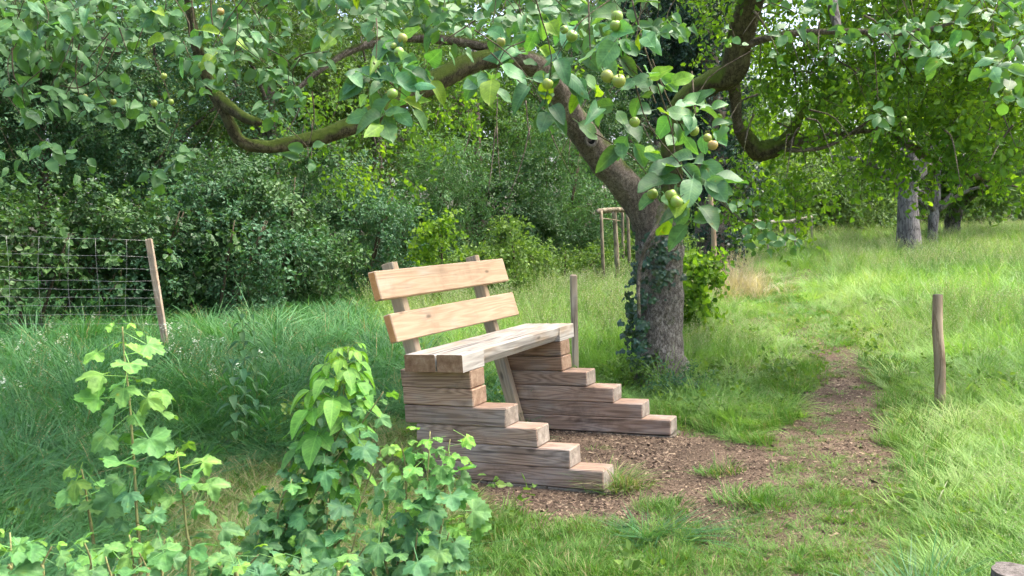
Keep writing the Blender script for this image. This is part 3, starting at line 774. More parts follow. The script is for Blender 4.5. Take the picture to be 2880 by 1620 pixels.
# ================================================================== FOLIAGE BUILDING BLOCKS
M_bark_apple = bark_mat('apple bark', (.13, .108, .088), (.42, .375, .325), 26, (1, 1, .5), moss=(.10, .13, .03), moss_amt=.32, bump=.9)
M_bark_limb = bark_mat('apple limb bark', (.09, .072, .058), (.27, .225, .19), 27, (1, 1, .7), moss=(.075, .10, .022), moss_amt=.38, bump=.7)
M_bark_moss = bark_mat('mossy limb bark', (.06, .05, .032), (.13, .12, .065), 16, (1, 1, .6), moss=(.10, .14, .026), moss_amt=.60, bump=.7)
M_bark_grey = bark_mat('grey trunk bark', (.11, .10, .098), (.26, .24, .235), 10, (1, 1, .22), bump=.8)
M_twig = bark_mat('twig bark', (.055, .045, .03), (.12, .10, .065), 20, (1, 1, .5), bump=.2)
M_cane = bark_mat('green brown cane', (.17, .17, .07), (.30, .29, .13), 20, (1, 1, .3), bump=.2)
M_stem_green = bark_mat('green stem', (.10, .16, .05), (.17, .24, .08), 20, (1, 1, .3), bump=.1)

def sprig(name, seed, L, nleaf, ll, lw, mats, droop=.25, twigr=.0035, flat=.0, bunch=.15):
    """a leafy shoot growing along +Z; local +X points downwards once it is tilted"""
    rr = random.Random(seed); a = Acc()
    pts = [Vector((0, 0, 0)), Vector((rr.uniform(-.05, .05) * L, rr.uniform(-.1, .1) * L, .5 * L)), Vector((droop * L * .6, rr.uniform(-.15, .15) * L, L * .95))]
    V, F = tube_arrays(pts, [twigr, twigr * .8, twigr * .4], 5, 3, caps=False)
    a.add(V, F, 1, 0)
    P, _ = smooth_path(pts, [1, 1, 1], 20)
    for i in range(nleaf):
        t = bunch + (1 - bunch) * (i + rr.random()) / nleaf
        p = P[min(19, int(t * 19))] + np.array([rr.gauss(0, 1), rr.gauss(0, 1), rr.gauss(0, 1)]) * L * .07
        az = i * 2.4 + rr.uniform(-.5, .5); el = rr.uniform(-.3, 1.0)
        d = np.array([math.cos(az) * math.cos(el) + droop * rr.uniform(.3, 1.6), math.sin(az) * math.cos(el), math.sin(el)])
        nrm = np.array([-.55, 0, .75]) + np.array([rr.gauss(0, .45) for _ in range(3)])
        R = rot_to(d, nrm); s = ll * rr.uniform(.65, 1.2); w = s * lw / ll * .5 * rr.uniform(.8, 1.15); f = rr.uniform(.05, .35); c = rr.uniform(-.05, .35)
        Vl = np.array([(0, 0, 0), (-w, .32 * s, f * w), (-w * .8, .66 * s, f * w - c * s * .3), (0, s, -c * s * .6), (w * .8, .66 * s, f * w - c * s * .3), (w, .32 * s, f * w)])
        p = p + d * .012
        a.add(Vl @ R.T + p, [(0, 3, 2, 1), (0, 5, 4, 3)], 0, rr.random())
    return variant(name, a.mesh(name, mats))
def sprigs(key, n, *args, **kw): return key, [sprig(key, k * 17 + len(key), *args, **kw) for k in range(n)]
def unit(n):
    v = RNG.normal(size=(n, 3)); return v / np.linalg.norm(v, axis=1)[:, None]
def clumpy(center, rad, nsub, sub=(.22, .40)):
    """sub-lobes over an ellipsoid, so the crown has bulges and hollows"""
    c, r = np.array(center, float), np.array(rad, float)
    u = unit(nsub); k = RNG.uniform(.45, .95, nsub)[:, None]
    cc = c + u * r * k; rr = RNG.uniform(sub[0], sub[1], nsub)[:, None] * r * np.array([1, 1, .85])
    return np.hstack([cc, rr])
def lobe_points(lobes, n, shell=.45, droop=0.0, floor=True):
    lobes = np.asarray(lobes, float)
    w = (lobes[:, 3] * lobes[:, 4] + lobes[:, 3] * lobes[:, 5]); w /= w.sum()
    k = RNG.choice(len(lobes), n, p=w); u = unit(n)
    u[:, 2] = np.where((u[:, 2] < -.3) & (RNG.random(n) < .6), -u[:, 2], u[:, 2])
    r = 1 - shell * RNG.random(n) ** 1.6
    p = lobes[k, :3] + u * lobes[k, 3:] * r[:, None]
    d = u / lobes[k, 3:] * lobes[k, 3:].mean(1)[:, None]; d += RNG.normal(0, .35, (n, 3)); d[:, 2] -= droop
    d /= np.linalg.norm(d, axis=1)[:, None]
    if floor:
        ok = p[:, 2] > zg(p[:, 0], p[:, 1]) + .03
        p, d = p[ok], d[ok]
    return p, d
def dir_rot(d):
    n = len(d); return np.stack([RNG.normal(0, .5, n), np.arccos(np.clip(d[:, 2], -1, 1)), np.arctan2(d[:, 1], d[:, 0])], 1)
def foliage(name, fam, p, d, scl=(.75, 1.25), parent=None, rnd=None):
    return scatter(name, fam[0], fam[1], p, dir_rot(d), RNG.uniform(scl[0], scl[1], len(p)), parent, rnd)

L_apple_far = leaf_mat('orchard leaf', [(0.024, 0.064, 0.017), (0.041, 0.102, 0.024), (0.065, 0.145, 0.026), (0.109, 0.204, 0.030)], .5, .45, (1.6, 1.6, .35), patch=.9)
L_hedge = leaf_mat('hedge leaf', [(0.031, 0.082, 0.044), (0.052, 0.131, 0.064), (0.086, 0.185, 0.092), (0.146, 0.262, 0.156)], .45, .3, (1.2, 1.3, .5), patch=.6)
L_hedge_b = leaf_mat('hedge leaf, green', [(0.024, 0.061, 0.030), (0.044, 0.102, 0.040), (0.072, 0.152, 0.055), (0.120, 0.205, 0.085)], .5, .3, (1.2, 1.3, .5), patch=.9)
L_hedge_c = leaf_mat('hedge leaf, olive', [(0.027, 0.061, 0.018), (0.051, 0.111, 0.025), (0.082, 0.156, 0.035), (0.129, 0.221, 0.050)], .5, .4, (1.4, 1.4, .4), patch=.9)
L_hedge2 = leaf_mat('willow leaf', [(0.043, 0.099, 0.039), (0.068, 0.158, 0.056), (0.102, 0.209, 0.079), (0.145, 0.260, 0.134)], .45, .35, (1.3, 1.4, .45), patch=.7)
L_bramble = leaf_mat('bramble leaf', [(0.029, 0.066, 0.030), (0.046, 0.105, 0.039), (0.068, 0.144, 0.047), (0.125, 0.210, 0.065)], .4, .28, patch=.8)
L_dark = leaf_mat('dark ivy leaf', [(0.019, 0.043, 0.029), (0.031, 0.065, 0.042), (0.048, 0.094, 0.058)], .35, .15)
L_canopy = leaf_mat('canopy leaf', [(0.045, 0.116, 0.029), (0.081, 0.183, 0.034), (0.131, 0.255, 0.040), (0.222, 0.364, 0.046)], .45, .5, (1.7, 1.6, .35), patch=1.3)
L_far = leaf_mat('far tree leaf', [(0.062, 0.120, 0.046), (0.100, 0.180, 0.058), (0.138, 0.228, 0.078), (0.213, 0.300, 0.104)], .55, .35, patch=.25)
L_weed = leaf_mat('weed leaf', [(.07, .14, .03), (.11, .20, .045), (.17, .27, .06)], .5, .4)
L_vine = leaf_mat('vine leaf', [(0.056, 0.133, 0.018), (0.120, 0.237, 0.027), (0.216, 0.342, 0.045)], .5, .5)

S_hedge = sprigs('hedge', 6, .55, 28, .078, .044, [L_hedge, M_twig], .35)
S_hedge_b = sprigs('hedgeb', 6, .5, 24, .088, .052, [L_hedge_b, M_twig], .35)
S_hedge_c = sprigs('hedgec', 6, .6, 24, .07, .05, [L_hedge_c, M_twig], .5)
S_willow = sprigs('willow', 6, .65, 32, .09, .032, [L_hedge2, M_twig], .6)
S_bramble = sprigs('bramble', 6, .5, 20, .095, .068, [L_bramble, M_twig], .4)
S_dark = sprigs('dark', 5, .5, 30, .085, .05, [L_dark, M_twig], .7)
S_orch = sprigs('orchard', 7, .6, 24, .08, .05, [L_apple_far, M_twig], .45, twigr=.005)
S_canopy = sprigs('canopy', 7, .55, 18, .085, .055, [L_canopy, M_twig], .5, twigr=.004)
S_far = sprigs('far', 5, 1.1, 36, .16, .11, [L_far, M_twig], .35, twigr=.012)
S_weed = sprigs('weed', 5, .3, 16, .05, .034, [L_weed, M_stem_green], .3, twigr=.002)
S_vine = sprigs('vine', 5, .3, 12, .085, .075, [L_vine, M_stem_green], .4, twigr=.003)

def shrub(name, dx, depth, w, h, fam, n, label, cat='shrub', group=None, nstem=5, nsub=16, base_dy=None, thick=None, lean=0.0, scl=(.75, 1.3), droop=.15):
    c = at(dx, 700, depth); x, y = c.x, c.y; z = zgf(x, y)
    e = thing(name, (x, y, z), label, cat, group)
    thick = thick or w * .7
    lobes = clumpy((x, y, z + h * .46), (w / 2, thick / 2, h * .56), nsub)
    p, d = lobe_points(lobes, n, .5, droop)
    foliage('foliage', fam, p, d, scl, e)
    rr = random.Random(int(dx))
    for k in range(nstem):
        a = rr.uniform(0, 6.28); tx, ty = math.cos(a) * w * .3, math.sin(a) * thick * .3
        tube('stem', [(x + tx * .2, y + ty * .2, z - .1), (x + tx * .6, y + ty * .6, z + h * .4), (x + tx, y + ty, z + h * .8)], [.035, .025, .01], M_twig, e, 6, 5)
    return e
def tree(name, dx, depth, h, crown_c, crown_r, r, fam, n, label, group=None, nsub=22, mat=None, lean=(0, 0), limbs=5, scl=(.8, 1.3), fork=.35, droop=.2, base=None, shell=.55):
    c = at(dx, 650, depth); x, y = c.x, c.y; z = zgf(x, y)
    e = thing(name, (x, y, z), label, 'tree', group); mat = mat or M_bark_grey
    tx, ty = x + lean[0], y + lean[1]
    tube('trunk', [(x, y, z - .3), (x + lean[0] * .3, y + lean[1] * .3, z + h * .25), (x + lean[0] * .6, y, z + h * .5), (tx, ty, z + h * .8)], [r * 1.12, r, r * .8, r * .35], mat, e, 18, 14, .16, int(dx), .35)
    rr = random.Random(int(dx) + 5)
    for k in range(limbs):
        a = rr.uniform(0, 6.28); b = Vector((x + lean[0] * fork, y + lean[1] * fork, z + h * (fork + rr.uniform(0, .2))))
        q = Vector((crown_c[0] + x + math.cos(a) * crown_r[0] * .7, crown_c[1] + y + math.sin(a) * crown_r[1] * .7, z + crown_c[2] + rr.uniform(-.3, .5) * crown_r[2]))
        tube('limb', [b, b.lerp(q, .5) + Vector((0, 0, .3)), q], [r * .5, r * .32, r * .1], mat, e, 9, 7, .12, k)
    lobes = clumpy((x + crown_c[0], y + crown_c[1], z + crown_c[2]), crown_r, nsub)
    p, d = lobe_points(lobes, n, shell, droop)
    foliage('crown', fam, p, d, scl, e)
    return e

# ------------------------------------------------------------------ hedge on the left, front row (from the fence towards the middle)
G1 = 'shrubs of the hedge behind the bench'
shrub('bramble_thicket', 40, 13.6, 5.2, 2.15, S_bramble, 620, 'dark bramble thicket with large leaves right behind the wire fence', 'bramble', None, 4, 16, thick=2.4)
shrub('bramble_thicket', 330, 14.6, 3.6, 2.5, S_bramble, 420, 'bramble thicket rising just above the leaning fence post', 'bramble', None, 4, 12, thick=2.6)
shrub('hedge_shrub', 520, 14.8, 3.6, 2.3, S_hedge, 620, 'broad grey green shrub right of the leaning fence post', 'shrub', G1, 5, 16)
shrub('hedge_shrub', 700, 16.6, 3.8, 3.2, S_hedge_b, 760, 'rounded grey green shrub under the mossy drooping limb', 'shrub', G1, 5, 16)
shrub('hedge_shrub', 880, 18.6, 3.4, 2.9, S_hedge, 700, 'grey green shrub left of the bench backrest', 'shrub', G1, 5, 14)
shrub('hedge_shrub', 1060, 22.0, 3.8, 3.6, S_willow, 760, 'lighter arching shrub right above the bench backrest', 'shrub', G1, 5, 16)
shrub('hedge_shrub', 1240, 23.5, 3.6, 3.2, S_hedge_b, 700, 'arching shrub above the right end of the backrest', 'shrub', G1, 5, 16)
shrub('hedge_shrub', 1390, 25, 3.8, 4.3, S_willow, 760, 'tall feathery shrub left of the leaning apple limb', 'shrub', G1, 5, 16)
shrub('hedge_shrub', 1560, 26.5, 4.2, 3.4, S_hedge, 700, 'pale leafy shrub behind the tree guard', 'shrub', G1, 5, 16)
shrub('hedge_shrub', 1740, 27, 4.6, 3.2, S_willow, 620, 'leafy shrub behind the apple trunk at the meadow edge', 'shrub', G1, 5, 14)
shrub('young_sapling', 1112, 16.8, .9, 1.9, S_vine, 90, 'slim lime green sapling behind the bench backrest', 'sapling', None, 2, 9, thick=.9, scl=(.8, 1.2))
shrub('young_sapling', 1312, 17.5, .7, 1.9, S_weed, 130, 'thin pale sapling between backrest and leaning apple limb', 'sapling', None, 2, 8, thick=.6, scl=(1.0, 1.6))
shrub('tall_weeds', 1210, 17.6, 2.6, 1.0, S_weed, 420, 'pale tall weeds at the hedge foot above the backrest', 'weeds', None, 3, 14, thick=1.4, scl=(1.0, 1.7))
shrub('tall_weeds', 1420, 19, 3.0, 1.2, S_weed, 460, 'pale tall weeds left of the tree guard', 'weeds', None, 3, 14, thick=1.6, scl=(1.0, 1.7))
shrub('tall_weeds', 1640, 20, 2.6, 1.2, S_weed, 360, 'pale tall weeds behind the apple trunk', 'weeds', None, 3, 14, thick=1.6, scl=(1.0, 1.7))
# second row: trees of the wood
G2 = 'trees of the wood behind the hedge'
tree('woodland_tree', -160, 18.5, 7.5, (0, 0, 4.3), (3.2, 2.4, 3.3), .14, S_hedge, 1300, 'woodland tree cut by the left edge, above the bramble thicket', G2, 26, M_bark_limb)
tree('woodland_tree', 120, 19.5, 7.5, (0, 0, 4.2), (2.8, 2.4, 3.2), .13, S_hedge_b, 1250, 'dark woodland tree above the wire fence', G2, 24, M_bark_limb)
tree('woodland_tree', 420, 20.5, 8, (0, 0, 4.5), (2.8, 2.4, 3.4), .15, S_hedge, 1300, 'dark woodland tree above the leaning fence post', G2, 24, M_bark_limb)
tree('woodland_tree', 700, 22, 8.5, (0, 0, 4.7), (3.0, 2.4, 3.6), .15, S_hedge_c, 1250, 'woodland tree behind the bend of the mossy limb', G2, 24, M_bark_limb)
tree('woodland_tree', 960, 24.5, 9, (0, 0, 5), (3.1, 2.5, 3.8), .16, S_hedge_c, 1300, 'yellowish woodland tree above the left part of the backrest', G2, 24, M_bark_limb)
tree('woodland_tree', 1210, 27.5, 9, (0, 0, 5.2), (3.2, 2.6, 3.8), .16, S_orch, 1250, 'yellowish woodland tree left of the leaning apple limb', G2, 24, M_bark_limb)
tree('woodland_tree', 1450, 30, 9.5, (0, 0, 5.2), (3.4, 2.6, 4), .16, S_hedge_b, 1200, 'woodland tree behind the leaning apple limb', G2, 24, M_bark_limb)
tree('woodland_tree', 1660, 33, 9.5, (0, 0, 5.4), (3.6, 2.8, 4), .16, S_hedge, 1100, 'woodland tree straight behind the apple trunk', G2, 22, M_bark_limb)
# third row: a far dark wood that reads as one mass
lob = []
for k in range(34):
    q = at(-500 + k * 90, 600, 31 + (k % 3) * 2.5 + k * .35)
    lob.append((q.x, q.y, zgf(q.x, q.y) + 4.6 + (k % 2) * 3.4, 3.6, 2.6, 5.4))
lob = [l_ for l_ in lob if pix((l_[0], l_[1], 2))[0] < 1850]
p, d = lobe_points(np.array(lob), 6500, .5, .2)
o = foliage('wood', S_far, p, d, (.9, 1.5)); tag(o, 'far dark wood closing the view behind the hedge trees', 'wood')

# ------------------------------------------------------------------ dark ivy clad tree behind the apple tree
x0 = at(1790, 600, 21); bx, by = x0.x, x0.y; bz = zgf(bx, by)
ot = thing('ivy_clad_tree', (bx, by, bz), 'dark blue green tree smothered in hanging ivy, right behind the apple trunk', 'tree')
tube('trunk', [(bx, by, bz - .3), at(1795, 480, 21), at(1800, 330, 21), at(1780, 150, 21), at(1740, -60, 21)], [.40, .34, .3, .25, .18], M_bark_limb, ot, 20, 12, .2, 3, .4)
lob = []
for (dx, dy, r) in ((1805, 640, .45), (1800, 600, .5), (1812, 550, .5), (1808, 490, .6), (1800, 420, .7), (1790, 340, .75), (1815, 270, .75), (1780, 180, .9), (1700, 110, 1.1), (1690, 10, 1.2), (1790, 50, 1.0), (1640, 40, 1.1), (1660, 180, .9), (1720, 250, .8), (1840, 440, .5), (1740, 330, .7), (1740, 420, .6), (1700, -90, 1.3)):
    q = at(dx, dy, 21 + (1820 - dx) * .004); lob.append((q.x, q.y, q.z, r, r, r * 1.1))
p, d = lobe_points(np.array(lob), 1500, .5, 1.0)
foliage('crown', S_dark, p, d, (.8, 1.4), ot)

# ------------------------------------------------------------------ meadow trees and far hedge on the right
def field_tree(dx, dyb, depth, r, label, crown, n, lean=0.0, fork=.5, dyt=440):
    b = at(dx, dyb, depth); z = zgf(b.x, b.y)
    e = thing('meadow_tree', (b.x, b.y, z), label, 'tree', 'old trees in the meadow')
    t = at(dx, dyt, depth); t.x += lean
    tube('trunk', [(b.x, b.y, z - .3), (b.x + lean * .2, b.y, (z + t.z) / 2), t, t + Vector((lean, 0, 1.2))], [r * 1.15, r, r * .95, r * .6], M_bark_grey, e, 18, 16, .2, int(dx), .3)
    rr = random.Random(int(dx))
    for k in range(5):
        a = k * 1.26 + .3; q = t + Vector((math.cos(a) * 2.2, math.sin(a) * 1.6, rr.uniform(.5, 1.8)))
        tube('limb', [t - Vector((0, 0, .2)), t.lerp(q, .5) + Vector((0, 0, .1)), q], [r * .55, r * .35, r * .12], M_bark_grey, e, 9, 8, .15, k)
    lobes = clumpy((t.x, t.y, t.z + crown[2]), crown[:2] + (crown[3],), 20)
    p, d = lobe_points(lobes, n, .6, .3)
    foliage('crown', S_orch if depth < 32 else S_far, p, d, (1.0, 1.6), e)
field_tree(2283, 600, 25.5, .30, 'thick grey trunked tree in the meadow, nearest of the three', (3.2, 2.6, 3.0, 2.6), 900, .05)
field_tree(2345, 588, 29, .17, 'slender forked tree standing right of the thick grey trunk', (2.6, 2.2, 2.4, 2.0), 600, .1, dyt=520)
field_tree(2392, 572, 32.5, .27, 'leaning dark tree, rightmost of the three meadow trunks', (3.2, 2.6, 2.2, 2.2), 420, .25, dyt=510)
G3 = 'far shrubs along the meadow end'
for dx, dd, w, h, lab in ((1900, 38, 6, 3.4, 'far shrub behind the pale rail fence'), (2080, 42, 7, 4.2, 'far grey green shrub right of the pale rail fence'), (2200, 46, 8, 5.0, 'far shrub left of the thick grey trunk'), (2370, 52, 9, 5.0, 'far shrub behind the slender forked tree'), (2520, 55, 9, 4.6, 'far pale shrub right of the leaning dark tree'), (2680, 50, 9, 6, 'far shrub at the right edge of the meadow')):
    shrub('far_shrub', dx, dd, w, h, S_far, 420, lab, 'shrub', G3, 3, 16, scl=(.8, 1.4))
lob = []
for k in range(16):
    q = at(1750 + k * 75, 560, 66 + (k % 3) * 4); lob.append((q.x, q.y, zgf(q.x, q.y) + 4 + (k % 2) * 2.5, 4.2, 3, 4.8))
p, d = lobe_points(np.array(lob), 1500, .5, .1)
o = foliage('tree_line', S_far, p, d, (1.6, 2.4)); tag(o, 'pale line of trees far beyond the end of the meadow', 'tree line')

# ================================================================== THE APPLE TREE
tb = on_ground(1667, 965); TD = pix(tb)[2]
apple = thing('apple_tree', tb, 'old leaning apple tree with mossy limbs and green apples beside the bench', 'tree')
ax, ay = tb.x, tb.y
def atd(dx, dy, off=0.0): return at(dx, dy, TD + off)
PXM = TD / (CAM_F * K)                       # metres per picture unit at the trunk
b0 = atd(1667, 985, .05); b0.z = tb.z - .25
tube('trunk', [b0, atd(1664, 940), atd(1660, 860), atd(1658, 770), atd(1660, 690), atd(1662, 620), atd(1672, 560), atd(1690, 528)],
     [68 * PXM, 63 * PXM, 59 * PXM, 58 * PXM, 59 * PXM, 60 * PXM, 54 * PXM, 36 * PXM], M_bark_apple, apple, 44, 36, .16, 2, .22)
tube('limb', [atd(1652, 650, .02), atd(1640, 580), atd(1610, 512, -.05), atd(1545, 435, -.2), atd(1480, 352, -.4), atd(1432, 288, -.6), atd(1395, 215, -.9), atd(1345, 165, -1.2), atd(1270, 140, -1.5)],
     [50 * PXM, 47 * PXM, 42 * PXM, 37 * PXM, 35 * PXM, 32 * PXM, 29 * PXM, 26 * PXM, 23 * PXM], M_bark_limb, apple, 46, 22, .18, 7)
# knot hole on the limb: a raised ring and its dark hollow
kp = atd(1484, 362, -.4) - Vector((0, 38 * PXM * .93, -.02)); th = np.linspace(0, 2 * np.pi, 15)
ring = [kp + Vector((math.cos(a) * .055, -.012, math.sin(a) * .06)) for a in th]
tube('knot', ring, [.018] * 15, M_bark_apple, apple, 0, 8, .15)
V = np.array([kp + Vector((0, .012, 0))] + [kp + Vector((math.cos(a) * .05, -.004, math.sin(a) * .055)) for a in th[:-1]])
put('knot_hole', mesh_np('knot_hole', V, [(0, 1 + i, 1 + (i + 1) % 14) for i in range(14)], plain_mat('dark hollow', (.012, .01, .008), .95)), apple)
LM = [atd(1300, 140, -1.4), atd(1200, 155, -1.7), atd(1130, 185, -1.9), atd(1060, 222, -2.1), atd(980, 265, -2.25), atd(900, 308, -2.4), atd(820, 340, -2.5), atd(740, 360, -2.6), atd(665, 368, -2.7), atd(610, 358, -2.75), atd(585, 325, -2.8), atd(562, 275, -2.85), atd(532, 222, -2.9), atd(508, 160, -3), atd(490, 90, -3.1), atd(470, -20, -3.2)]
tube('mossy_limb', LM, [.09, .095, .095, .09, .082, .073, .064, .056, .05, .046, .044, .046, .046, .044, .04, .03], M_bark_moss, apple, 80, 18, .2, 12)
tube('limb', [atd(545, 240, -2.88), atd(580, 272, -2.9), atd(620, 298, -2.95), atd(652, 308, -3)], [.05, .045, .04, .034], M_bark_moss, apple, 12, 12, .2, 14)
tube('limb', [atd(1000, 95, -2.0), atd(900, 120, -2.2), atd(820, 165, -2.3), atd(740, 230, -2.4)], [.038, .034, .028, .02], M_bark_limb, apple, 16, 10, .15, 15)
tube('limb', [atd(1230, 120, -1.6), atd(1120, 100, -1.8), atd(1000, 95, -2.0)], [.045, .042, .038], M_bark_limb, apple, 10, 10, .15, 16)
tube('limb', [atd(300, 130, -3), atd(240, 90, -3), atd(150, 40, -3.1)], [.03, .035, .045], M_bark_limb, apple, 10, 8, .15, 17)
# right side: the limb that rises behind the leaves, its elbow, and the bough that drops from it
tube('limb', [atd(1690, 560, .05), atd(1692, 460, .05), atd(1690, 380, 0), atd(1700, 290, -.05), atd(1735, 238, -.15), atd(1790, 210, -.3), atd(1842, 180, -.45), atd(1858, 110, -.6), atd(1880, 30, -.8), atd(1905, -60, -1.0)],
     [34 * PXM, 27 * PXM, 25 * PXM, 26 * PXM, 28 * PXM, 30 * PXM, 34 * PXM, 33 * PXM, 32 * PXM, 31 * PXM], M_bark_moss, apple, 50, 18, .2, 21)
tube('limb', [atd(1842, 195, -.4), atd(1850, 250, -.2), atd(1856, 315, 0), atd(1878, 348, .1)], [.07, .06, .055, .065], M_bark_limb, apple, 14, 12, .18, 22)
tube('mossy_limb', [atd(1860, 325, .02), atd(1880, 352, .1), atd(1908, 380, .15), atd(1950, 368, .1), atd(1985, 342, .1), atd(2010, 300, .1), atd(2030, 255, .2)], [.07, .09, .115, .10, .07, .045, .025], M_bark_moss, apple, 26, 14, .25, 23)
tube('limb', [atd(1960, 362, .1), atd(2030, 352, 0), atd(2110, 338, -.1), atd(2220, 332, -.2), atd(2340, 385, -.3)], [.05, .04, .03, .02, .012], M_bark_limb, apple, 18, 8, .15, 24)
tube('limb', [atd(1955, 372, .1), atd(2010, 378, -.1), atd(2090, 364, -.3), atd(2190, 300, -.4)], [.035, .025, .02, .01], M_bark_limb, apple, 14, 8, .15, 25)
tube('limb', [atd(1860, 120, -.6), atd(1960, 88, -1), atd(2110, 78, -1.3), atd(2290, 82, -1.6), atd(2420, 50, -1.9)], [.05, .035, .03, .025, .015], M_bark_limb, apple, 18, 8, .15, 26)
tube('limb', [atd(2110, 80, -1.3), atd(2098, 30, -1.2), atd(2080, -60, -1.1)], [.035, .05, .06], M_bark_grey, apple, 8, 8, .15, 27)
tube('limb', [atd(2220, 332, -.2), atd(2380, 420, -.2), atd(2450, 445, -.3), atd(2560, 470, -.4)], [.03, .028, .02, .01], M_bark_limb, apple, 14, 7, .15, 28)
tube('limb', [atd(1780, 330, .4), atd(1760, 440, .2), atd(1850, 540, -.6), atd(1900, 575, -.9)], [.03, .02, .012, .008], M_bark_limb, apple, 12, 6, .12, 29)
rr = random.Random(31)
for k in range(46):
    x1, y1 = rr.uniform(1870, 2560), rr.uniform(-20, 400); dd = TD + rr.uniform(-1.8, .6)
    a = rr.uniform(-1, 1); ln = rr.uniform(60, 180)
    tube('twig', [at(x1, y1, dd), at(x1 + a * ln * .5, y1 + ln * .25 + rr.uniform(-25, 10), dd + .1), at(x1 + a * ln, y1 + ln * .8, dd - .1)], [.012, .008, .003], M_bark_limb, apple, 7, 5, 0, k)
for k in range(22):
    x1, y1 = rr.uniform(700, 1600), rr.uniform(180, 330); dd = TD + rr.uniform(-.5, 1.5); a = rr.uniform(-.6, .6); ln = rr.uniform(80, 200)
    tube('twig', [at(x1, y1, dd), at(x1 + a * ln * .4, y1 + ln * .5, dd), at(x1 + a * ln, y1 + ln, dd - .1)], [.008, .006, .003], M_bark_limb, apple, 7, 4, 0, k)
# the tree's own shaded crown, behind and above what hangs into view
lob = []
for (dx, dy, off, r) in ((1930, 110, 0, .8), (2060, 60, -.5, .8), (2220, 90, -.4, .9), (2400, 60, -.8, .9), (2560, 110, -1, .9), (2000, 230, .3, .7), (2150, 220, -.6, .75), (2320, 220, -.3, .8), (2480, 240, -.9, .75), (2600, 300, -1, .75),
                        (2080, 330, .6, .5), (2230, 330, 0, .55), (2380, 330, -.6, .55), (2520, 400, -.7, .5), (1930, 310, .9, .45), (2010, 450, .6, .42), (2130, 430, 0, .36), (2260, 400, -.2, .3), (1890, 480, .9, .42), (2060, 500, .3, .28), (1960, 530, .6, .3), (2460, 380, -.7, .3), (2250, -90, -.3, 1.1), (2550, -80, -.7, 1.1), (2000, -90, 0, 1.1), (1840, 545, .5, .22),
                        (850, 420, 1.2, .4), (960, 390, 1.2, .42), (1080, 320, 1.0, .4), (1200, 260, 1.0, .3), (780, 300, 1.2, .4), (1480, 180, .9, .3), (900, 250, 1.4, .4)):
    q = atd(dx, dy, off); lob.append((q.x, q.y, q.z, r, r * .95, r * .8))
p, d = lobe_points(np.array(lob), 1450, .8, .55)
foliage('crown', S_canopy, p, d, (.6, 1.05), apple)
lob = np.vstack([clumpy((ax + .3, ay - .5, 5.6), (3.6, 3.2, 1.5), 22), clumpy((-.6, 6.6, 5.2), (3.2, 2.8, 1.1), 22), clumpy((-3.4, 8.6, 5.4), (3.0, 2.4, 1.2), 22)])  # unseen upper crown, its lobes spread to shade the bench and left grass
lob = lob[(lob[:, 2] - lob[:, 5]) > 1.69 + .30 * lob[:, 1]]
p, d = lobe_points(lob, 1500, .7, .3, False)
foliage('high_crown', S_orch, p, d, (.7, 1.2), apple)

# near leaves: each rosette hangs on its own twig
M_leaf_apple = leaf_mat('apple leaf', None, .5, .32, (1.45, 1.55, .35), .35, objcol=True, veins=True)
M_leaf_apple2 = leaf_mat('apple leaf in the mass', None, .5, .32, (1.45, 1.55, .35), .35, objcol=True)
apple_leaves = leaf_set('apple_leaf', [ovate(1, .62, .25, .35, 8, .03, 1, .3, 1), ovate(1, .7, .12, .2, 8, .045, 1, .3, 2), ovate(1, .54, .55, .5, 8, .03, .8, .3, 3), ovate(1, .66, .08, -.12, 8, .05, 1, .3, 5), ovate(1, .58, -.2, .55, 8, .04, 1.2, .3, 7), ovate(1, .75, .3, .1, 8, .05, .7, .3, 9)], M_leaf_apple)
bag = LeafBag(apple_leaves, M_leaf_apple, M_leaf_apple2)
twigs = Acc()
CTOP, CYEL = (.088, .205, .092), (.16, .29, .035)
def rosette(dx, dy, depth, nl=7, size=.085, spread=1.0, twig=True, lime=.12, seed=None, updir=None, dim=1.0):
    c = at(dx, dy, depth); out = (Vector((0, 0, CAM_H + .2)) - c).normalized(); out.z = 0
    a0 = random.uniform(0, 6.28)
    for k in range(nl):
        a = a0 + k * 2.4
        side = Vector((1, 0, 0)) * math.cos(a) + Vector((0, -1, 0)) * math.sin(a) * .8
        d = side * random.uniform(.7, 1.1) * spread + Vector((0, 0, random.uniform(-1.15, .35))) + out * .25
        nrm = Vector((0, 0, .6)) + out * random.uniform(.6, 1.5) + Vector((random.gauss(0, .3), random.gauss(0, .3), random.gauss(0, .2)))
        s = size * (1.22 if depth < 3.7 else 1.05) * random.uniform(.6, 1.15)
        pos = c + Vector((random.gauss(0, .35), random.gauss(0, .3), random.gauss(0, .4))) * size + d.normalized() * s * .28
        col = jit(CYEL, .25) if random.random() < lime else jit(CTOP, .42, .1)
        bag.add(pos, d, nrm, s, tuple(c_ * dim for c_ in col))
    if twig and random.random() < .6:
        ln = random.uniform(.15, .42); u = updir or Vector((random.uniform(-1.1, 1.1), random.uniform(-.3, .6), 1)).normalized()
        t = c + u * ln
        V, F = tube_arrays([c, c.lerp(t, .5) + Vector((random.uniform(-.06, .06), random.uniform(-.05, .05), random.uniform(-.04, .03))), t], [.0016, .0022, .003], 7, 5, caps=False)
        twigs.add(V, F)
    return c
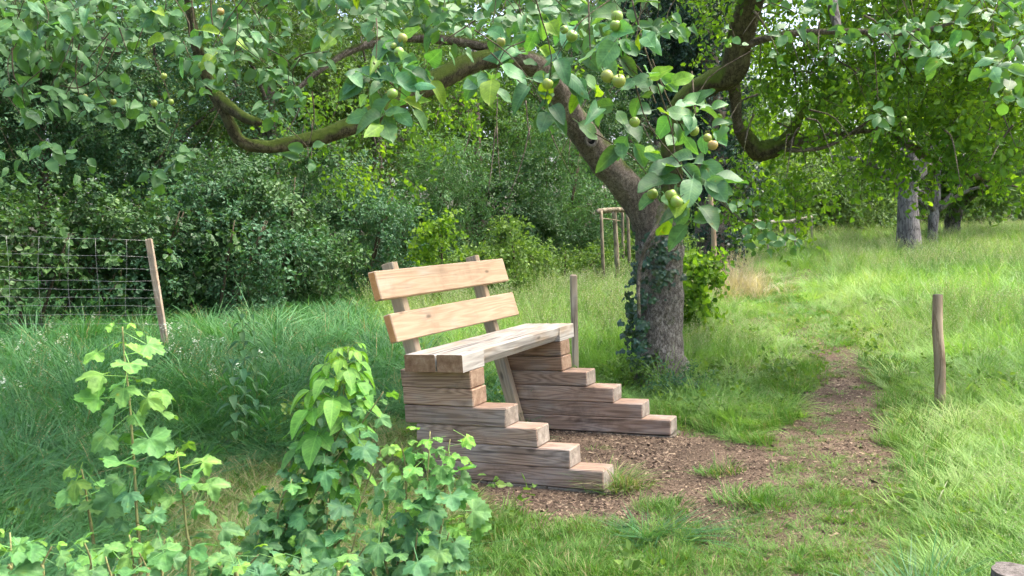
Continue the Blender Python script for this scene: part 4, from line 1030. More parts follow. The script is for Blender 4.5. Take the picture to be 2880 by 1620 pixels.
SPEC = [  # the sprays one can tell apart: x, y, depth, leaves, size
 (1000, 105, 3.35, 5, .075), (945, 165, 3.3, 7, .088), (1020, 165, 3.3, 7, .09), (1065, 180, 3.35, 5, .075), (915, 205, 3.3, 5, .085), (985, 215, 3.25, 7, .09), (960, 290, 3.25, 8, .085), (1025, 245, 3.3, 4, .085),
 (1245, 195, 3.4, 6, .09), (1300, 140, 3.6, 6, .085), (1350, 225, 3.3, 7, .088), (1395, 150, 3.3, 6, .09), (1430, 190, 3.3, 7, .085), (1370, 260, 3.3, 5, .085), (1460, 120, 3.5, 6, .085), (1330, 60, 3.6, 7, .088), (1240, 60, 3.8, 7, .085), (1180, 95, 3.9, 6, .08), (1440, 40, 3.5, 8, .09), (1410, 300, 3.4, 4, .08),
 (1545, 105, 3.2, 6, .085), (1600, 100, 3.2, 6, .09), (1620, 200, 3.2, 6, .09), (1655, 225, 3.2, 5, .09), (1540, 255, 3.3, 6, .085), (1575, 330, 3.3, 5, .088), (1560, 45, 3.3, 6, .085), (1500, 60, 3.4, 6, .085),
 (1745, 285, 3.3, 8, .085), (1700, 300, 3.4, 6, .08), (1780, 310, 3.35, 6, .075), (1765, 390, 3.2, 5, .09), (1690, 440, 3.2, 6, .10), (1745, 450, 3.15, 7, .10), (1720, 500, 3.2, 6, .09), (1715, 545, 3.25, 3, .10), (1660, 500, 3.3, 4, .08),
 (1690, 45, 3.8, 6, .075), (1720, 70, 3.9, 4, .07), (1850, 95, 5.5, 6, .075),
 (470, 110, 4.1, 7, .085), (535, 120, 4.1, 7, .085), (560, 175, 4.2, 7, .08), (515, 175, 4.2, 6, .08), (590, 140, 4.3, 5, .08), (440, 85, 4.2, 5, .08),
 (690, 175, 4.3, 8, .08), (725, 215, 4.3, 7, .08), (690, 265, 4.3, 7, .08), (745, 245, 4.3, 6, .075), (780, 160, 4.4, 6, .075), (820, 140, 4.4, 5, .08),
 (330, 160, 4.4, 7, .08), (250, 205, 4.6, 6, .075), (160, 250, 4.3, 7, .085), (60, 255, 4.2, 7, .085), (25, 215, 4.2, 6, .085), (110, 250, 4.3, 6, .08), (330, 235, 4.5, 7, .08), (280, 270, 4.5, 6, .08), (430, 260, 4.6, 6, .075), (370, 290, 4.7, 5, .075), (490, 225, 4.5, 7, .075), (230, 250, 4.5, 6, .08),
 (100, 25, 4.2, 7, .088), (150, 60, 4.3, 7, .085), (60, 70, 4.4, 6, .08), (240, 70, 4.5, 7, .08), (330, 80, 4.6, 6, .08), (90, 110, 4.5, 7, .08), (170, 165, 4.6, 7, .085), (40, 150, 4.6, 6, .08),
 (775, 395, 4.6, 7, .075), (440, 395, 5.2, 7, .085), (380, 430, 5.4, 6, .085), (120, 370, 5.0, 7, .10), (40, 400, 5.2, 6, .10), (190, 400, 5.4, 6, .09), (480, 380, 5.3, 5, .08),
 (2350, 135, 4.6, 6, .10), (2450, 110, 4.8, 7, .09), (2500, 175, 4.4, 6, .10), (2560, 110, 4.5, 7, .10), (2410, 60, 4.8, 7, .09), (2550, 190, 4.6, 6, .09), (2480, 40, 4.8, 7, .09), (2210, 280, 6.0, 7, .10), (2230, 300, 6.2, 5, .10), (2565, 40, 4.7, 7, .09), (2300, 60, 5.2, 7, .09), (2540, 250, 5.0, 5, .085), (2360, 30, 5, 6, .09),
 (1900, 575, 7.4, 6, .10), (1945, 585, 7.4, 7, .09), (1980, 600, 7.4, 6, .09), (2005, 612, 7.4, 4, .07), (1925, 610, 7.4, 4, .09), (1840, 520, 7.8, 6, .09), (1880, 500, 8.0, 6, .09)]
for (dx, dy, dd, nl, sz) in SPEC:
    sh = dy > 330 and dx < 600 or 1800 < dx < 2040 and dy > 450
    rosette(dx, dy, dd, nl, sz, twig=True, lime=.10)
edge = np.interp
for k in range(110):
    dx = random.uniform(-80, 1680)
    yb = edge(dx, [-80, 150, 300, 450, 600, 700, 800, 900, 1100, 1200, 1400, 1600, 1700], [310, 290, 280, 300, 190, 230, 170, 90, 60, 120, 130, 120, 60])
    dy = -90 + (yb + 90) * random.random() ** 1.1
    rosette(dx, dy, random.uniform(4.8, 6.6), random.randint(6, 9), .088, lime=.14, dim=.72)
for k in range(46):
    rosette(random.uniform(1900, 2650), -80 + 240 * random.random(), random.uniform(5.0, 6.6), random.randint(5, 8), .085, lime=.2)
for k in range(80):
    rosette(random.uniform(-40, 1500), random.uniform(-70, 110), random.uniform(4.0, 5.0), random.randint(6, 8), .085, lime=.12)
bag.build(apple)
# twigs that show as bare lines
for pts in ([(1585, -20, 3.3), (1600, 40, 3.25), (1625, 130, 3.2), (1650, 200, 3.2), (1690, 330, 3.25), (1700, 420, 3.2)], [(1480, -20, 3.4), (1482, 60, 3.35), (1486, 150, 3.3)], [(1540, 60, 3.3), (1580, 140, 3.2), (1620, 190, 3.2), (1650, 260, 3.2)], [(1640, 150, 3.3), (1680, 250, 3.3), (1720, 330, 3.3)],
            [(785, 230, 4.6), (790, 300, 4.6), (775, 370, 4.6)], [(30, 120, 4.2), (35, 190, 4.2), (60, 235, 4.2)], [(200, 110, 4.5), (190, 180, 4.5), (200, 245, 4.5)], [(300, 70, 4.5), (320, 130, 4.5)], [(480, -20, 4.2), (490, 80, 4.2)], [(530, -20, 4.2), (535, 60, 4.2), (560, 110, 4.2)], [(150, 215, 4.6), (200, 220, 4.6), (260, 180, 4.5), (290, 120, 4.5)],
            [(1740, 180, 3.4), (1745, 240, 3.35), (1750, 290, 3.3)], [(2200, 130, 6), (2205, 200, 6), (2210, 270, 6)], [(1700, 420, 3.2), (1720, 470, 3.2), (1712, 530, 3.2)], [(740, 150, 4.4), (770, 135, 4.4), (830, 130, 4.4)], [(1880, 560, 7.5), (1930, 580, 7.4), (2000, 608, 7.4)]):
    q = [at(*a) for a in pts]; V, F = tube_arrays(q, np.linspace(.0042, .0022, len(q)), 3 * len(q), 6, caps=False); twigs.add(V, F)
o = put('twigs', twigs.mesh('twigs', [M_twig], True), apple); o['kind'] = 'stuff'

# apples
M_apple = None
def apple_skin():
    m, n, l, out = new_mat('green apple skin')
    oi = n.new('ShaderNodeObjectInfo'); tc = n.new('ShaderNodeTexCoord'); nz = n.new('ShaderNodeTexNoise'); nz.inputs['Scale'].default_value = 1.4; nz.inputs['Detail'].default_value = 5
    l.new(tc.outputs['Object'], nz.inputs['Vector'])
    mr = n.new('ShaderNodeMapRange'); mr.inputs[1].default_value = .45; mr.inputs[2].default_value = .72; mr.inputs[4].default_value = .7
    l.new(nz.outputs[0], mr.inputs[0])
    mc = n.new('ShaderNodeMix'); mc.data_type = 'RGBA'; mc.inputs[7].default_value = (.27, .27, .07, 1)
    l.new(mr.outputs[0], mc.inputs[0]); l.new(oi.outputs['Color'], mc.inputs[6])
    p = n.new('ShaderNodeBsdfPrincipled'); p.inputs['Roughness'].default_value = .35; l.new(mc.outputs[2], p.inputs['Base Color'])
    p.inputs['Subsurface Weight'].default_value = .1; p.inputs['Subsurface Radius'].default_value = (.01, .01, .004)
    l.new(p.outputs[0], out.inputs['Surface']); return m
M_apple = apple_skin()
prof = [(0, .78), (.10, .84), (.28, .96), (.55, .98), (.82, .78), (1.0, .35), (.98, -.1), (.82, -.52), (.55, -.80), (.30, -.92), (.14, -.86), (0, -.80)]
V, F = [], []; seg = 14
for r, z in prof:
    for j in range(seg):
        a = j / seg * 2 * math.pi; V.append((r * math.cos(a), r * math.sin(a), z))
for i in range(len(prof) - 1):
    for j in range(seg): F.append((i * seg + j, (i + 1) * seg + j, (i + 1) * seg + (j + 1) % seg, i * seg + (j + 1) % seg))
F = [tuple(reversed(f)) for f in F]
me_apple = mesh_np('apple', np.array(V), F, M_apple, smooth=True)
sv, sf = tube_arrays([Vector((0, 0, .75)), Vector((.05, 0, 1.3)), Vector((.2, .05, 1.9))], [.07, .05, .06], 6, 5)
me_stalk = mesh_np('stalk', sv, sf, M_twig, smooth=True)
for (dx, dy, dd, r, blush) in ((1012, 98, 3.3, .026, .4), (1003, 132, 3.25, .026, 0), (990, 116, 3.3, .016, .1), (986, 237, 3.15, .026, 0), (1377, 212, 3.2, .027, .1), (1438, 92, 3.3, .030, 0), (1420, 75, 3.35, .022, 0), (1528, 193, 3.1, .031, .25), (1557, 205, 3.08, .033, .15), (1552, 44, 3.2, .030, 0), (1548, 66, 3.15, .028, 0), (1597, 308, 3.2, .026, 0),
                              (1642, 489, 3.25, .028, 0), (1688, 492, 3.1, .028, 0), (1701, 508, 3.08, .030, .05), (1779, 347, 3.25, .022, .3), (1793, 366, 3.2, .026, .8), (1746, 330, 3.3, .026, .1), (1260, 107, 3.6, .026, .5), (412, 192, 4.1, .020, .1), (430, 257, 4.4, .020, 0), (388, 260, 4.4, .022, .2), (285, 257, 4.4, .022, .2), (506, 166, 4.1, .022, 0), (555, 30, 4.6, .026, .9), (215, 243, 4.5, .018, .3),
                              (2275, 300, 6.0, .026, 0), (2535, 232, 4.9, .03, .1), (1822, 100, 6, .02, .1), (1835, 115, 6, .022, 0), (2285, 330, 6.2, .024, 0)):
    o = bpy.data.objects.new('apple', me_apple); link(o, apple); o.location = at(dx, dy, dd) - apple.location
    r *= .74; o.scale = (r, r, r * random.uniform(.9, 1.02)); o.rotation_euler = (random.gauss(0, .5), random.gauss(0, .5), random.uniform(0, 6))
    g_ = Vector((.20, .32, .05)); b_ = Vector((.46, .24, .10)); c_ = g_.lerp(b_, blush * .8); o.color = (*jit(c_, .12, .05), 1)
    s_ = bpy.data.objects.new('stalk', me_stalk); link(s_, o)

# ------------------------------------------------------------------ ivy on the trunk
ivy = thing('ivy', tb + Vector((-.3, -.2, 0)), 'dark green ivy climbing the left side of the apple trunk', 'ivy')
M_ivy = leaf_mat('ivy leaf', None, .35, .15, spec=.5, objcol=True)
ivy_set = leaf_set('ivy_leaf', [lobed(3, depth=.22, cup=.1, petiole=.3, teeth=0), lobed(8, depth=.12, cup=.25, petiole=.3, teeth=0), lobed(12, depth=.3, cup=.05, petiole=.3, teeth=0)], M_ivy)
ibag = LeafBag(ivy_set, M_ivy)
def trunk_half(dy): return edge(dy, [560, 620, 690, 770, 860, 940, 980], [54, 60, 59, 58, 59, 63, 68]), edge(dy, [560, 620, 690, 770, 860, 940, 980], [1672, 1662, 1660, 1658, 1660, 1664, 1667])
def ivy_leaf(dx, dy, thick, col=(.04, .085, .045), size=.078):
    hw, cx = trunk_half(dy); q = (dx - cx) / hw
    off = -math.sqrt(max(0, 1 - min(1, q * q))) * hw * PXM
    pos = atd(dx, dy, off - random.uniform(.01, .05 + thick))
    out = Vector((q * 1.0, -1, .15))
    d = Vector((random.gauss(0, .6), random.gauss(0, .2), -1)) + out * .2
    ibag.add(pos, d, out + Vector((random.gauss(0, .4), random.gauss(0, .3), random.gauss(.3, .3))), size * random.uniform(.6, 1.25), jit(col, .35, .15))
def blob(n, cx, cy, sx, sy, thick, **kw):
    for _ in range(n): ivy_leaf(random.gauss(cx, sx), random.gauss(cy, sy), thick, **kw)
blob(90, 1598, 850, 18, 60, .22); blob(40, 1590, 780, 14, 35, .2); blob(70, 1660, 650, 22, 32, .06); blob(22, 1640, 735, 28, 18, .03, size=.045); blob(25, 1660, 610, 22, 22, .03, size=.05); blob(14, 1605, 920, 18, 15, .1); blob(14, 1595, 700, 8, 30, .08); blob(12, 1690, 690, 14, 20, .03); blob(14, 1625, 880, 15, 35, .05, size=.05)
ibag.build(ivy)
tube('stem', [atd(1668, 535, -.46), atd(1650, 575, -.56), atd(1630, 610, -.56), atd(1612, 655, -.46), atd(1606, 720, -.44), atd(1608, 800, -.48)], [.022, .027, .025, .022, .02, .018], M_bark_limb, ivy, 20, 8, .15, 3)
tube('stem', [atd(1712, 580, -.4), atd(1705, 620, -.55), atd(1690, 632, -.6), atd(1670, 622, -.62)], [.006, .007, .006, .004], M_twig, ivy, 14, 5)

# yellow green vine right of the trunk, and the weeds at its foot
vb = on_ground(1752, 880)
vine = thing('wild_vine', vb, 'yellow green climbing vine sprouting right of the apple trunk', 'vine')
lob = []
for (dx, dy, r) in ((1755, 690, .22), (1770, 660, .18), (1745, 740, .22), (1760, 790, .18), (1738, 800, .14), (1785, 680, .12), (1745, 850, .12)):
    q = at(dx, dy, pix(vb)[2] - .1); lob.append((q.x, q.y, q.z, r, r, r))
p, d = lobe_points(np.array(lob), 150, .8, .3)
foliage('foliage', S_vine, p, d, (.6, 1.1), vine)
tube('stem', [vb - Vector((0, 0, .05)), at(1750, 760, pix(vb)[2]), at(1768, 660, pix(vb)[2])], [.01, .007, .003], M_cane, vine, 8, 5)
wd = [(1600, 985, 60, 'ground_elder', 'pale green leafy weed at the foot of the apple trunk, beside the bench steps', .30), (1700, 1000, 55, 'ground_elder', 'low dark leafy weed right of the apple trunk foot', .24)]
for (dx, dy, n, nm, lab, r) in wd:
    b = on_ground(dx, dy); e = thing(nm, b, lab, 'weed')
    p, d = lobe_points(np.array([(b.x, b.y, b.z + .1, r, r * .7, .16), (b.x + r * .6, b.y + .05, b.z + .08, r * .6, r * .6, .13)]), n, .7, .1)
    foliage('foliage', S_weed if 'pale' in lab else S_hedge, p, d, (.5, .9) if 'pale' in lab else (.3, .5), e)

# ================================================================== FOREGROUND BERRY BUSHES
M_leaf_currant = leaf_mat('currant leaf', None, .55, .32, (1.35, 1.4, .5), .22, objcol=True, palmate=True)
M_leaf_currant2 = leaf_mat('currant leaf in the mass', None, .55, .32, (1.35, 1.4, .5), .22, objcol=True)
M_leaf_rasp = leaf_mat('raspberry leaf', None, .55, .35, (1.3, 1.35, .5), .3, objcol=True, veins=True)
cur_set = leaf_set('currant_leaf', [lobed(1), lobed(2, depth=.30, cup=.4), lobed(4, depth=.2, cup=.1), lobed(6, depth=.28, cup=-.15), lobed(9, depth=.16, cup=.3, teeth=.08), lobed(13, depth=.34, cup=.6), lobed(15, depth=.24, cup=.0, teeth=.09)], M_leaf_currant)
rasp_set = leaf_set('raspberry_leaf', [ovate(1, .66, .16, .22, 7, .012, 1.1, .2, 1), ovate(1, .6, .25, .35, 7, .015, 1.1, .2, 4), ovate(1, .7, .08, .1, 7, .02, 1.1, .2, 7)], M_leaf_rasp)
C_DARK, C_MID, C_LIME = (.075, .18, .082), (.105, .245, .09), (.18, .37, .06)
def bush(name, label, canes, size, cat, step=.032, lset=cur_set, mat=M_leaf_currant, lime_top=.5, base=None, fill=0, limit=300):
    """canes: lists of (x, y, depth) from low to tip; leaves spiral up each cane"""
    q0 = at(*canes[0][0][:3]); b = Vector((q0.x, q0.y, zgf(q0.x, q0.y)))
    e = thing(name, b, label, cat)
    lb = LeafBag(lset, mat, M_leaf_currant2)
    for ci, cane in enumerate(canes):
        bare = cane[0][3] if len(cane[0]) > 3 else 0
        P = [at(*c[:3]) for c in cane]
        root = Vector((b.x + (P[0].x - b.x) * .5, b.y + (P[0].y - b.y) * .5, b.z - .03))
        tube('cane', [root] + P, np.linspace(.006, .002, len(P) + 1), M_cane, e, 5 * len(P) + 4, 6, .05, ci)
        S, _ = smooth_path(P, [1] * len(P), 60); seg = np.linalg.norm(np.diff(S, axis=0), axis=1); cum = np.concatenate([[0], np.cumsum(seg)])
        k = int(cum[-1] / step); a0 = random.uniform(0, 6.28)
        for i in range(k + 1):
            t = i / max(1, k)
            if t < bare or random.random() < .06: continue
            p = Vector([np.interp(t * cum[-1], cum, S[:, j]) for j in range(3)])
            a = a0 + i * 2.4 + random.gauss(0, .3)
            rad = Vector((math.cos(a), math.sin(a), 0)); s = size * 1.0 * random.uniform(.5, 1.15) * (1 - .45 * max(0, t - .75) / .25)
            pet = (rad + Vector((0, 0, random.uniform(.1, .7)))).normalized() * s * random.uniform(.4, 1.15)
            d = rad + Vector((0, 0, random.uniform(-.9, .25))); nrm = Vector((0, 0, .8)) + rad * .5 + Vector((random.gauss(0, .3), random.gauss(-.5, .35), 0))
            f = min(1, max(0, (t - 1 + lime_top) / max(.01, lime_top))) if lime_top else 0
            c = Vector(C_DARK).lerp(Vector(C_MID), random.random()).lerp(Vector(C_LIME), f * random.uniform(.5, 1))
            lb.add(p + pet, d, nrm, s, jit(c, .18, .07))
    lb.build(e, limit)
    return e
bush('currant_bush', 'tall currant bush with one long upright shoot of lime leaves at the left',
     [[(352, 1400, 2.6, .12), (345, 1310, 2.6), (338, 1180, 2.6), (325, 1000, 2.6), (313, 900, 2.6), (308, 822, 2.6)],
      [(476, 1440, 2.7, .1), (470, 1340, 2.7), (455, 1210, 2.7), (445, 1135, 2.7)],
      [(240, 1400, 2.65, .3), (226, 1305, 2.65), (214, 1225, 2.65), (205, 1180, 2.65)]], .10, 'bush', .0165, lime_top=.75)
bush('currant_bush', 'low spreading currant bush filling the bottom left corner',
     [[(20, 1500, 2.3), (30, 1430, 2.3), (25, 1340, 2.35)], [(110, 1500, 2.35), (105, 1430, 2.35), (130, 1375, 2.35)], [(60, 1500, 2.5), (60, 1430, 2.5), (80, 1390, 2.5)], [(220, 1500, 2.4), (230, 1420, 2.4), (210, 1360, 2.4)], [(330, 1500, 2.4), (335, 1420, 2.4), (325, 1345, 2.4)], [(300, 1500, 2.3), (280, 1450, 2.3), (265, 1400, 2.3)], [(400, 1500, 2.45), (395, 1430, 2.45), (415, 1355, 2.45)], [(170, 1500, 2.5), (165, 1420, 2.5), (175, 1385, 2.5)], [(-30, 1500, 2.3), (-20, 1420, 2.3), (-30, 1350, 2.3)], [(360, 1520, 2.2), (370, 1440, 2.2), (350, 1390, 2.2)]],
     .088, 'bush', .019, lime_top=.5)
bush('currant_bush', 'broad currant bush in front of the bench, left of the leaf topped shoot',
     [[(700, 1480, 3.0), (750, 1320, 3.0), (830, 1180, 3.0), (900, 1080, 3.0), (965, 985, 3.0)], [(760, 1480, 2.9), (820, 1400, 2.9), (822, 1290, 2.9), (826, 1255, 2.9)], [(690, 1480, 3.05), (720, 1330, 3.05), (740, 1230, 3.05), (800, 1130, 3.05)], [(720, 1480, 3.1), (690, 1350, 3.1), (650, 1270, 3.1), (640, 1255, 3.1)],
      [(740, 1480, 3.0), (690, 1390, 3.0), (720, 1330, 3.0)], [(780, 1480, 2.95), (880, 1330, 2.95), (930, 1200, 2.95), (960, 1130, 2.95)], [(730, 1480, 3.05), (760, 1260, 3.05), (840, 1110, 3.1), (880, 1040, 3.1)], [(800, 1480, 2.8), (870, 1420, 2.8), (900, 1330, 2.8)], [(700, 1480, 2.85), (750, 1420, 2.85), (770, 1370, 2.85)], [(690, 1490, 2.95), (700, 1290, 2.95), (735, 1205, 2.95)]],
     .084, 'bush', .0155, lime_top=.15)
bush('currant_bush', 'currant bush topped by a lime green shoot in front of the lower bench steps',
     [[(1030, 1480, 2.8), (1060, 1330, 2.8), (1075, 1200, 2.8), (1082, 1085, 2.8)], [(1000, 1480, 2.8), (1020, 1300, 2.8), (1020, 1180, 2.8), (1010, 1120, 2.8)], [(1050, 1480, 2.8), (1110, 1330, 2.8), (1120, 1200, 2.8), (1132, 1105, 2.8)], [(1060, 1480, 2.85), (1130, 1380, 2.85), (1165, 1310, 2.85)], [(980, 1480, 2.75), (960, 1380, 2.75), (975, 1290, 2.75)], [(1020, 1480, 2.7), (1040, 1410, 2.7), (1050, 1340, 2.7)], [(950, 1480, 2.7), (900, 1420, 2.7), (920, 1370, 2.7)], [(1060, 1480, 2.75), (1110, 1400, 2.75), (1130, 1340, 2.75)], [(1000, 1490, 2.8), (1050, 1380, 2.8), (1075, 1290, 2.8)]],
     .088, 'bush', .0155, lime_top=.45)
bush('currant_bush', 'low currant bush cut by the bottom edge, between the two larger bushes',
     [[(560, 1500, 2.6), (565, 1440, 2.6), (560, 1405, 2.6)], [(620, 1500, 2.6), (625, 1430, 2.6), (650, 1395, 2.6)], [(600, 1500, 2.5), (590, 1450, 2.5), (600, 1420, 2.5)], [(680, 1500, 2.6), (690, 1440, 2.6), (700, 1405, 2.6)], [(740, 1500, 2.6), (750, 1450, 2.6), (760, 1420, 2.6)], [(840, 1500, 2.5), (850, 1450, 2.5), (870, 1420, 2.5)], [(530, 1500, 2.6), (530, 1450, 2.6), (525, 1425, 2.6)]],
     .084, 'bush', .012, lime_top=.2)
# raspberry: pointed leaflets in threes
rb_c = [at(*c) for c in ((790, 1420, 3.1), (815, 1250, 3.1), (835, 1090, 3.1), (858, 960, 3.1), (878, 878, 3.1))]
rb = thing('raspberry_plant', Vector((rb_c[0].x, rb_c[0].y, zgf(rb_c[0].x, rb_c[0].y))), 'raspberry cane with pale ribbed pointed leaves left of the bench', 'raspberry')
tube('cane', [Vector(rb.location) - Vector((0, 0, .03))] + rb_c, [.007, .006, .006, .005, .004, .002], M_stem_green, rb, 28, 6, .05)
lb = LeafBag(rasp_set, M_leaf_rasp)
S, _ = smooth_path(rb_c, [1] * 5, 60)
for i in range(40):
    t = .22 + .78 * i / 39; p = Vector(S[int(t * 59)]); a = i * 2.4 + .8
    rad = Vector((math.cos(a) * 1.05, math.sin(a), 0)); taper = 1 - .62 * max(0, t - .6) / .4
    tip = p + (rad * .8 + Vector((0, 0, .45 - .1 * random.random()))) * .125 * taper
    V, F = tube_arrays([p, p.lerp(tip, .6) + Vector((0, 0, .012)), tip], [.0018, .0015, .001], 5, 4, caps=False)
    put('leaf_stalk', mesh_np('leaf_stalk', V, F, M_stem_green), rb)
    c = jit((.125, .30, .055) if t < .85 else (.17, .36, .06), .14, .05); sz = .112 * taper * random.uniform(.85, 1.1)
    for (da, dz, s, bk) in ((0, -.75, 1, 0), (1.0, -.5, .78, .02), (-1.0, -.5, .78, .02)):
        dd = Vector((math.cos(a + da), math.sin(a + da), dz + random.uniform(-.2, .2)))
        lb.add(tip - rad * bk * taper, dd, Vector((0, 0, 1)) + rad * .6 + Vector((random.gauss(0, .15), -.25, 0)), sz * s, c)
lb.build(rb)

# ================================================================== NETTLES AND WILD FLOWERS
M_leaf_nettle = leaf_mat('nettle leaf', None, .55, .3, objcol=True)
net_set = leaf_set('nettle_leaf', [ovate(1, .5, .2, .3, 6, .02, 1.2, .15, 1), ovate(1, .46, .25, .4, 6, .02, 1.2, .15, 3)], M_leaf_nettle)
for (dx, dyt, dyb, dd, lab) in ((610, 722, 1010, 7.6, 'tall nettle standing in the dark grass left of the backrest'), (640, 770, 1000, 7.9, 'shorter nettle close behind the tall one in the dark grass'), (585, 880, 1010, 7.3, 'small nettle left of the tall one in the dark grass'), (800, 850, 985, 7.6, 'small nettle in the grass just left of the bench seat')):
    b, t = at(dx, dyb, dd), at(dx - 6, dyt, dd); b.z = zgf(b.x, b.y)
    e = thing('nettle', b, lab, 'nettle', 'nettles in the dark grass')
    tube('stem', [b, b.lerp(t, .5) + Vector((.02, 0, 0)), t], [.005, .004, .002], M_stem_green, e, 8, 5)
    lb = LeafBag(net_set, M_leaf_nettle); n = max(6, int((t.z - b.z) / .075))
    for i in range(2, n + 1):
        p = b.lerp(t, i / n); a = i * 1.57 + .4
        for s in (0, math.pi):
            rad = Vector((math.cos(a + s), math.sin(a + s), 0)); sz = .135 * (1 - .6 * max(0, i / n - .7) / .3) * random.uniform(.8, 1.1)
            lb.add(p + rad * .02, rad + Vector((0, 0, random.uniform(-.7, -.1))), Vector((0, -.2, 1)), sz, jit((.07, .165, .07), .2, .1))
    lb.build(e)

M_petal = leaf_mat('white petal', [(.45, .5, .40), (.62, .66, .56)], .6, .3, (1, 1, .9))
fl = []
for k in range(5):
    rr = random.Random(k); a = Acc(); h = rr.uniform(.5, .8)
    V, F = tube_arrays([Vector((0, 0, 0)), Vector((rr.uniform(-.03, .03), 0, h * .6)), Vector((rr.uniform(-.08, .08), rr.uniform(-.05, .05), h))], [.0025, .002, .0015], 6, 3, caps=False); a.add(V, F, 1)
    top = V[-1]
    for j in range(16):
        c = top + np.array([rr.gauss(0, .022), rr.gauss(0, .022), rr.gauss(-.01, .03)]); s = rr.uniform(.005, .011)
        R = rot_to([rr.gauss(0, 1), rr.gauss(0, 1), rr.gauss(0, .4)], [0, -.3, 1])
        a.add(np.array([(-s, -s, 0), (s, -s, 0), (s, s, 0), (-s, s, 0)]) @ R.T + c, [(0, 1, 2, 3)], 0, rr.random())
    for j in range(4):
        z = h * rr.uniform(.1, .7); R = rot_to([rr.gauss(0, 1), rr.gauss(0, 1), .3], [0, 0, 1]); s = .06
        a.add(np.array([(0, 0, 0), (-.2 * s, .5 * s, 0), (0, s, -.2 * s), (.2 * s, .5 * s, 0)]) @ R.T + np.array([0, 0, z]), [(0, 1, 2, 3)], 2, rr.random())
    fl.append(variant('flower', a.mesh('flower', [M_petal, M_stem_green, L_weed])))
pts = []
for (cx, cy, sx, sy, n) in ((90, 940, 80, 40, 20), (200, 890, 50, 40, 8), (440, 880, 35, 25, 14), (500, 900, 60, 30, 10), (580, 960, 70, 40, 10), (40, 1060, 60, 40, 6)):
    for _ in range(n):
        q = on_ground(random.gauss(cx, sx), max(880, random.gauss(cy, sy)) + 70); pts.append((q.x, q.y, q.z))
pts = np.array(pts)
n = len(pts)
o = scatter('white_wildflowers', 'flower', fl, pts, np.stack([RNG.normal(0, .12, n), RNG.normal(0, .12, n), RNG.uniform(0, 6.3, n)], 1), RNG.uniform(.65, 1.05, n))
tag(o, 'small white wildflowers scattered through the tall grass', 'wildflowers')

# ================================================================== GRASS
G_long = leaf_mat('long shaded grass', [(0.034, 0.105, 0.047), (0.052, 0.154, 0.059), (0.076, 0.203, 0.071), (0.114, 0.246, 0.091)], .45, .35, (1.2, 1.35, .5), patch=.5)  # bluish green, with the trees' shade also put into the colour
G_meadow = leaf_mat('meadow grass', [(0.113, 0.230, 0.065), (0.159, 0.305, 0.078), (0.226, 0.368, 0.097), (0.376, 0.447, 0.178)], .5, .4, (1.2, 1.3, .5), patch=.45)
G_seed = leaf_mat('grass seed head', [(0.270, 0.296, 0.165), (0.360, 0.368, 0.240), (0.420, 0.416, 0.300)], .7, .3)
G_short = leaf_mat('short grass', [(0.051, 0.126, 0.027), (0.085, 0.200, 0.036), (0.128, 0.252, 0.050), (0.187, 0.273, 0.081)], .5, .35, patch=1.2)
G_dry = leaf_mat('dry grass', [(.16, .17, .07), (.26, .23, .12), (.36, .30, .18), (.10, .17, .05)], .65, .3)
G_hay = leaf_mat('pale hay', [(.30, .27, .17), (.40, .35, .25), (.46, .40, .31)], .7, .3)
def tuft(name, seed, nb, h, w, arch, spread, mats, seeds=0, dry=0.0, lean=.35):
    rr = random.Random(seed); a = Acc()
    for i in range(nb):
        az = rr.uniform(0, 6.28); r0 = spread * math.sqrt(rr.random()); hh = h * rr.uniform(.45, 1.1); ww = w * rr.uniform(.6, 1.2)
        ln = rr.uniform(.05, lean); ar = arch * rr.uniform(.3, 1.3)
        dv = np.array([math.cos(az), math.sin(az), 0]); sd_ = np.array([-math.sin(az + rr.gauss(0, .6)), math.cos(az), 0])
        b = np.array([math.cos(az + 1) * r0, math.sin(az + 1) * r0, 0]); V = []
        for s, t in enumerate((0, .35, .65, .88, 1.0)):
            c = b + dv * hh * (ln * t + ar * t ** 2.3) + np.array([0, 0, hh * (t - .55 * ar * t ** 3)])
            if s == 4: V.append(c)
            else:
                q = ww * .5 * (1, 1, .8, .45)[s]; V += [c - sd_ * q, c + sd_ * q]
        a.add(V, [(0, 1, 3, 2), (2, 3, 5, 4), (4, 5, 7, 6), (6, 7, 8)], 1 if rr.random() < dry else 0, rr.random())
    for i in range(seeds):
        az = rr.uniform(0, 6.28); hh = h * rr.uniform(1.0, 1.5); tip = np.array([math.cos(az) * hh * rr.uniform(.05, .3), math.sin(az) * hh * rr.uniform(.05, .3), hh])
        V, F = tube_arrays([Vector((0, 0, 0)), Vector(tip * [.3, .3, .6]), Vector(tip)], [.0016, .0014, .001], 5, 3, caps=False); a.add(V, F, 0, rr.random())
        for j in range(7):
            c = V[-3] * (1 - j * .022) + np.array([rr.gauss(0, .008), rr.gauss(0, .008), -j * .012]); R = rot_to([rr.gauss(0, .6), rr.gauss(0, .6), 1], [rr.gauss(0, 1), -1, .2]); s = .016
            a.add(np.array([(0, 0, 0), (-.28 * s, .5 * s, 0), (0, s, 0), (.28 * s, .5 * s, 0)]) @ R.T + c, [(0, 1, 2, 3)], 1, rr.random())
    return variant(name, a.mesh(name, mats))
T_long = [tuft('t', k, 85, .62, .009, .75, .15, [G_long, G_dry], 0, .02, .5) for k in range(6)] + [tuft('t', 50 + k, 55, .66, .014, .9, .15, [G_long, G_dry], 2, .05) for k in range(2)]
T_mead = [tuft('t', 100 + k, 85, .5, .007, .55, .16, [G_meadow, G_seed], 1) for k in range(6)] + [tuft('t', 130 + k, 50, .48, .012, .7, .16, [G_meadow, G_seed], 2, .04) for k in range(2)] + [tuft('t', 150 + k, 60, .5, .006, .4, .16, [G_meadow, G_seed], 6) for k in range(2)]
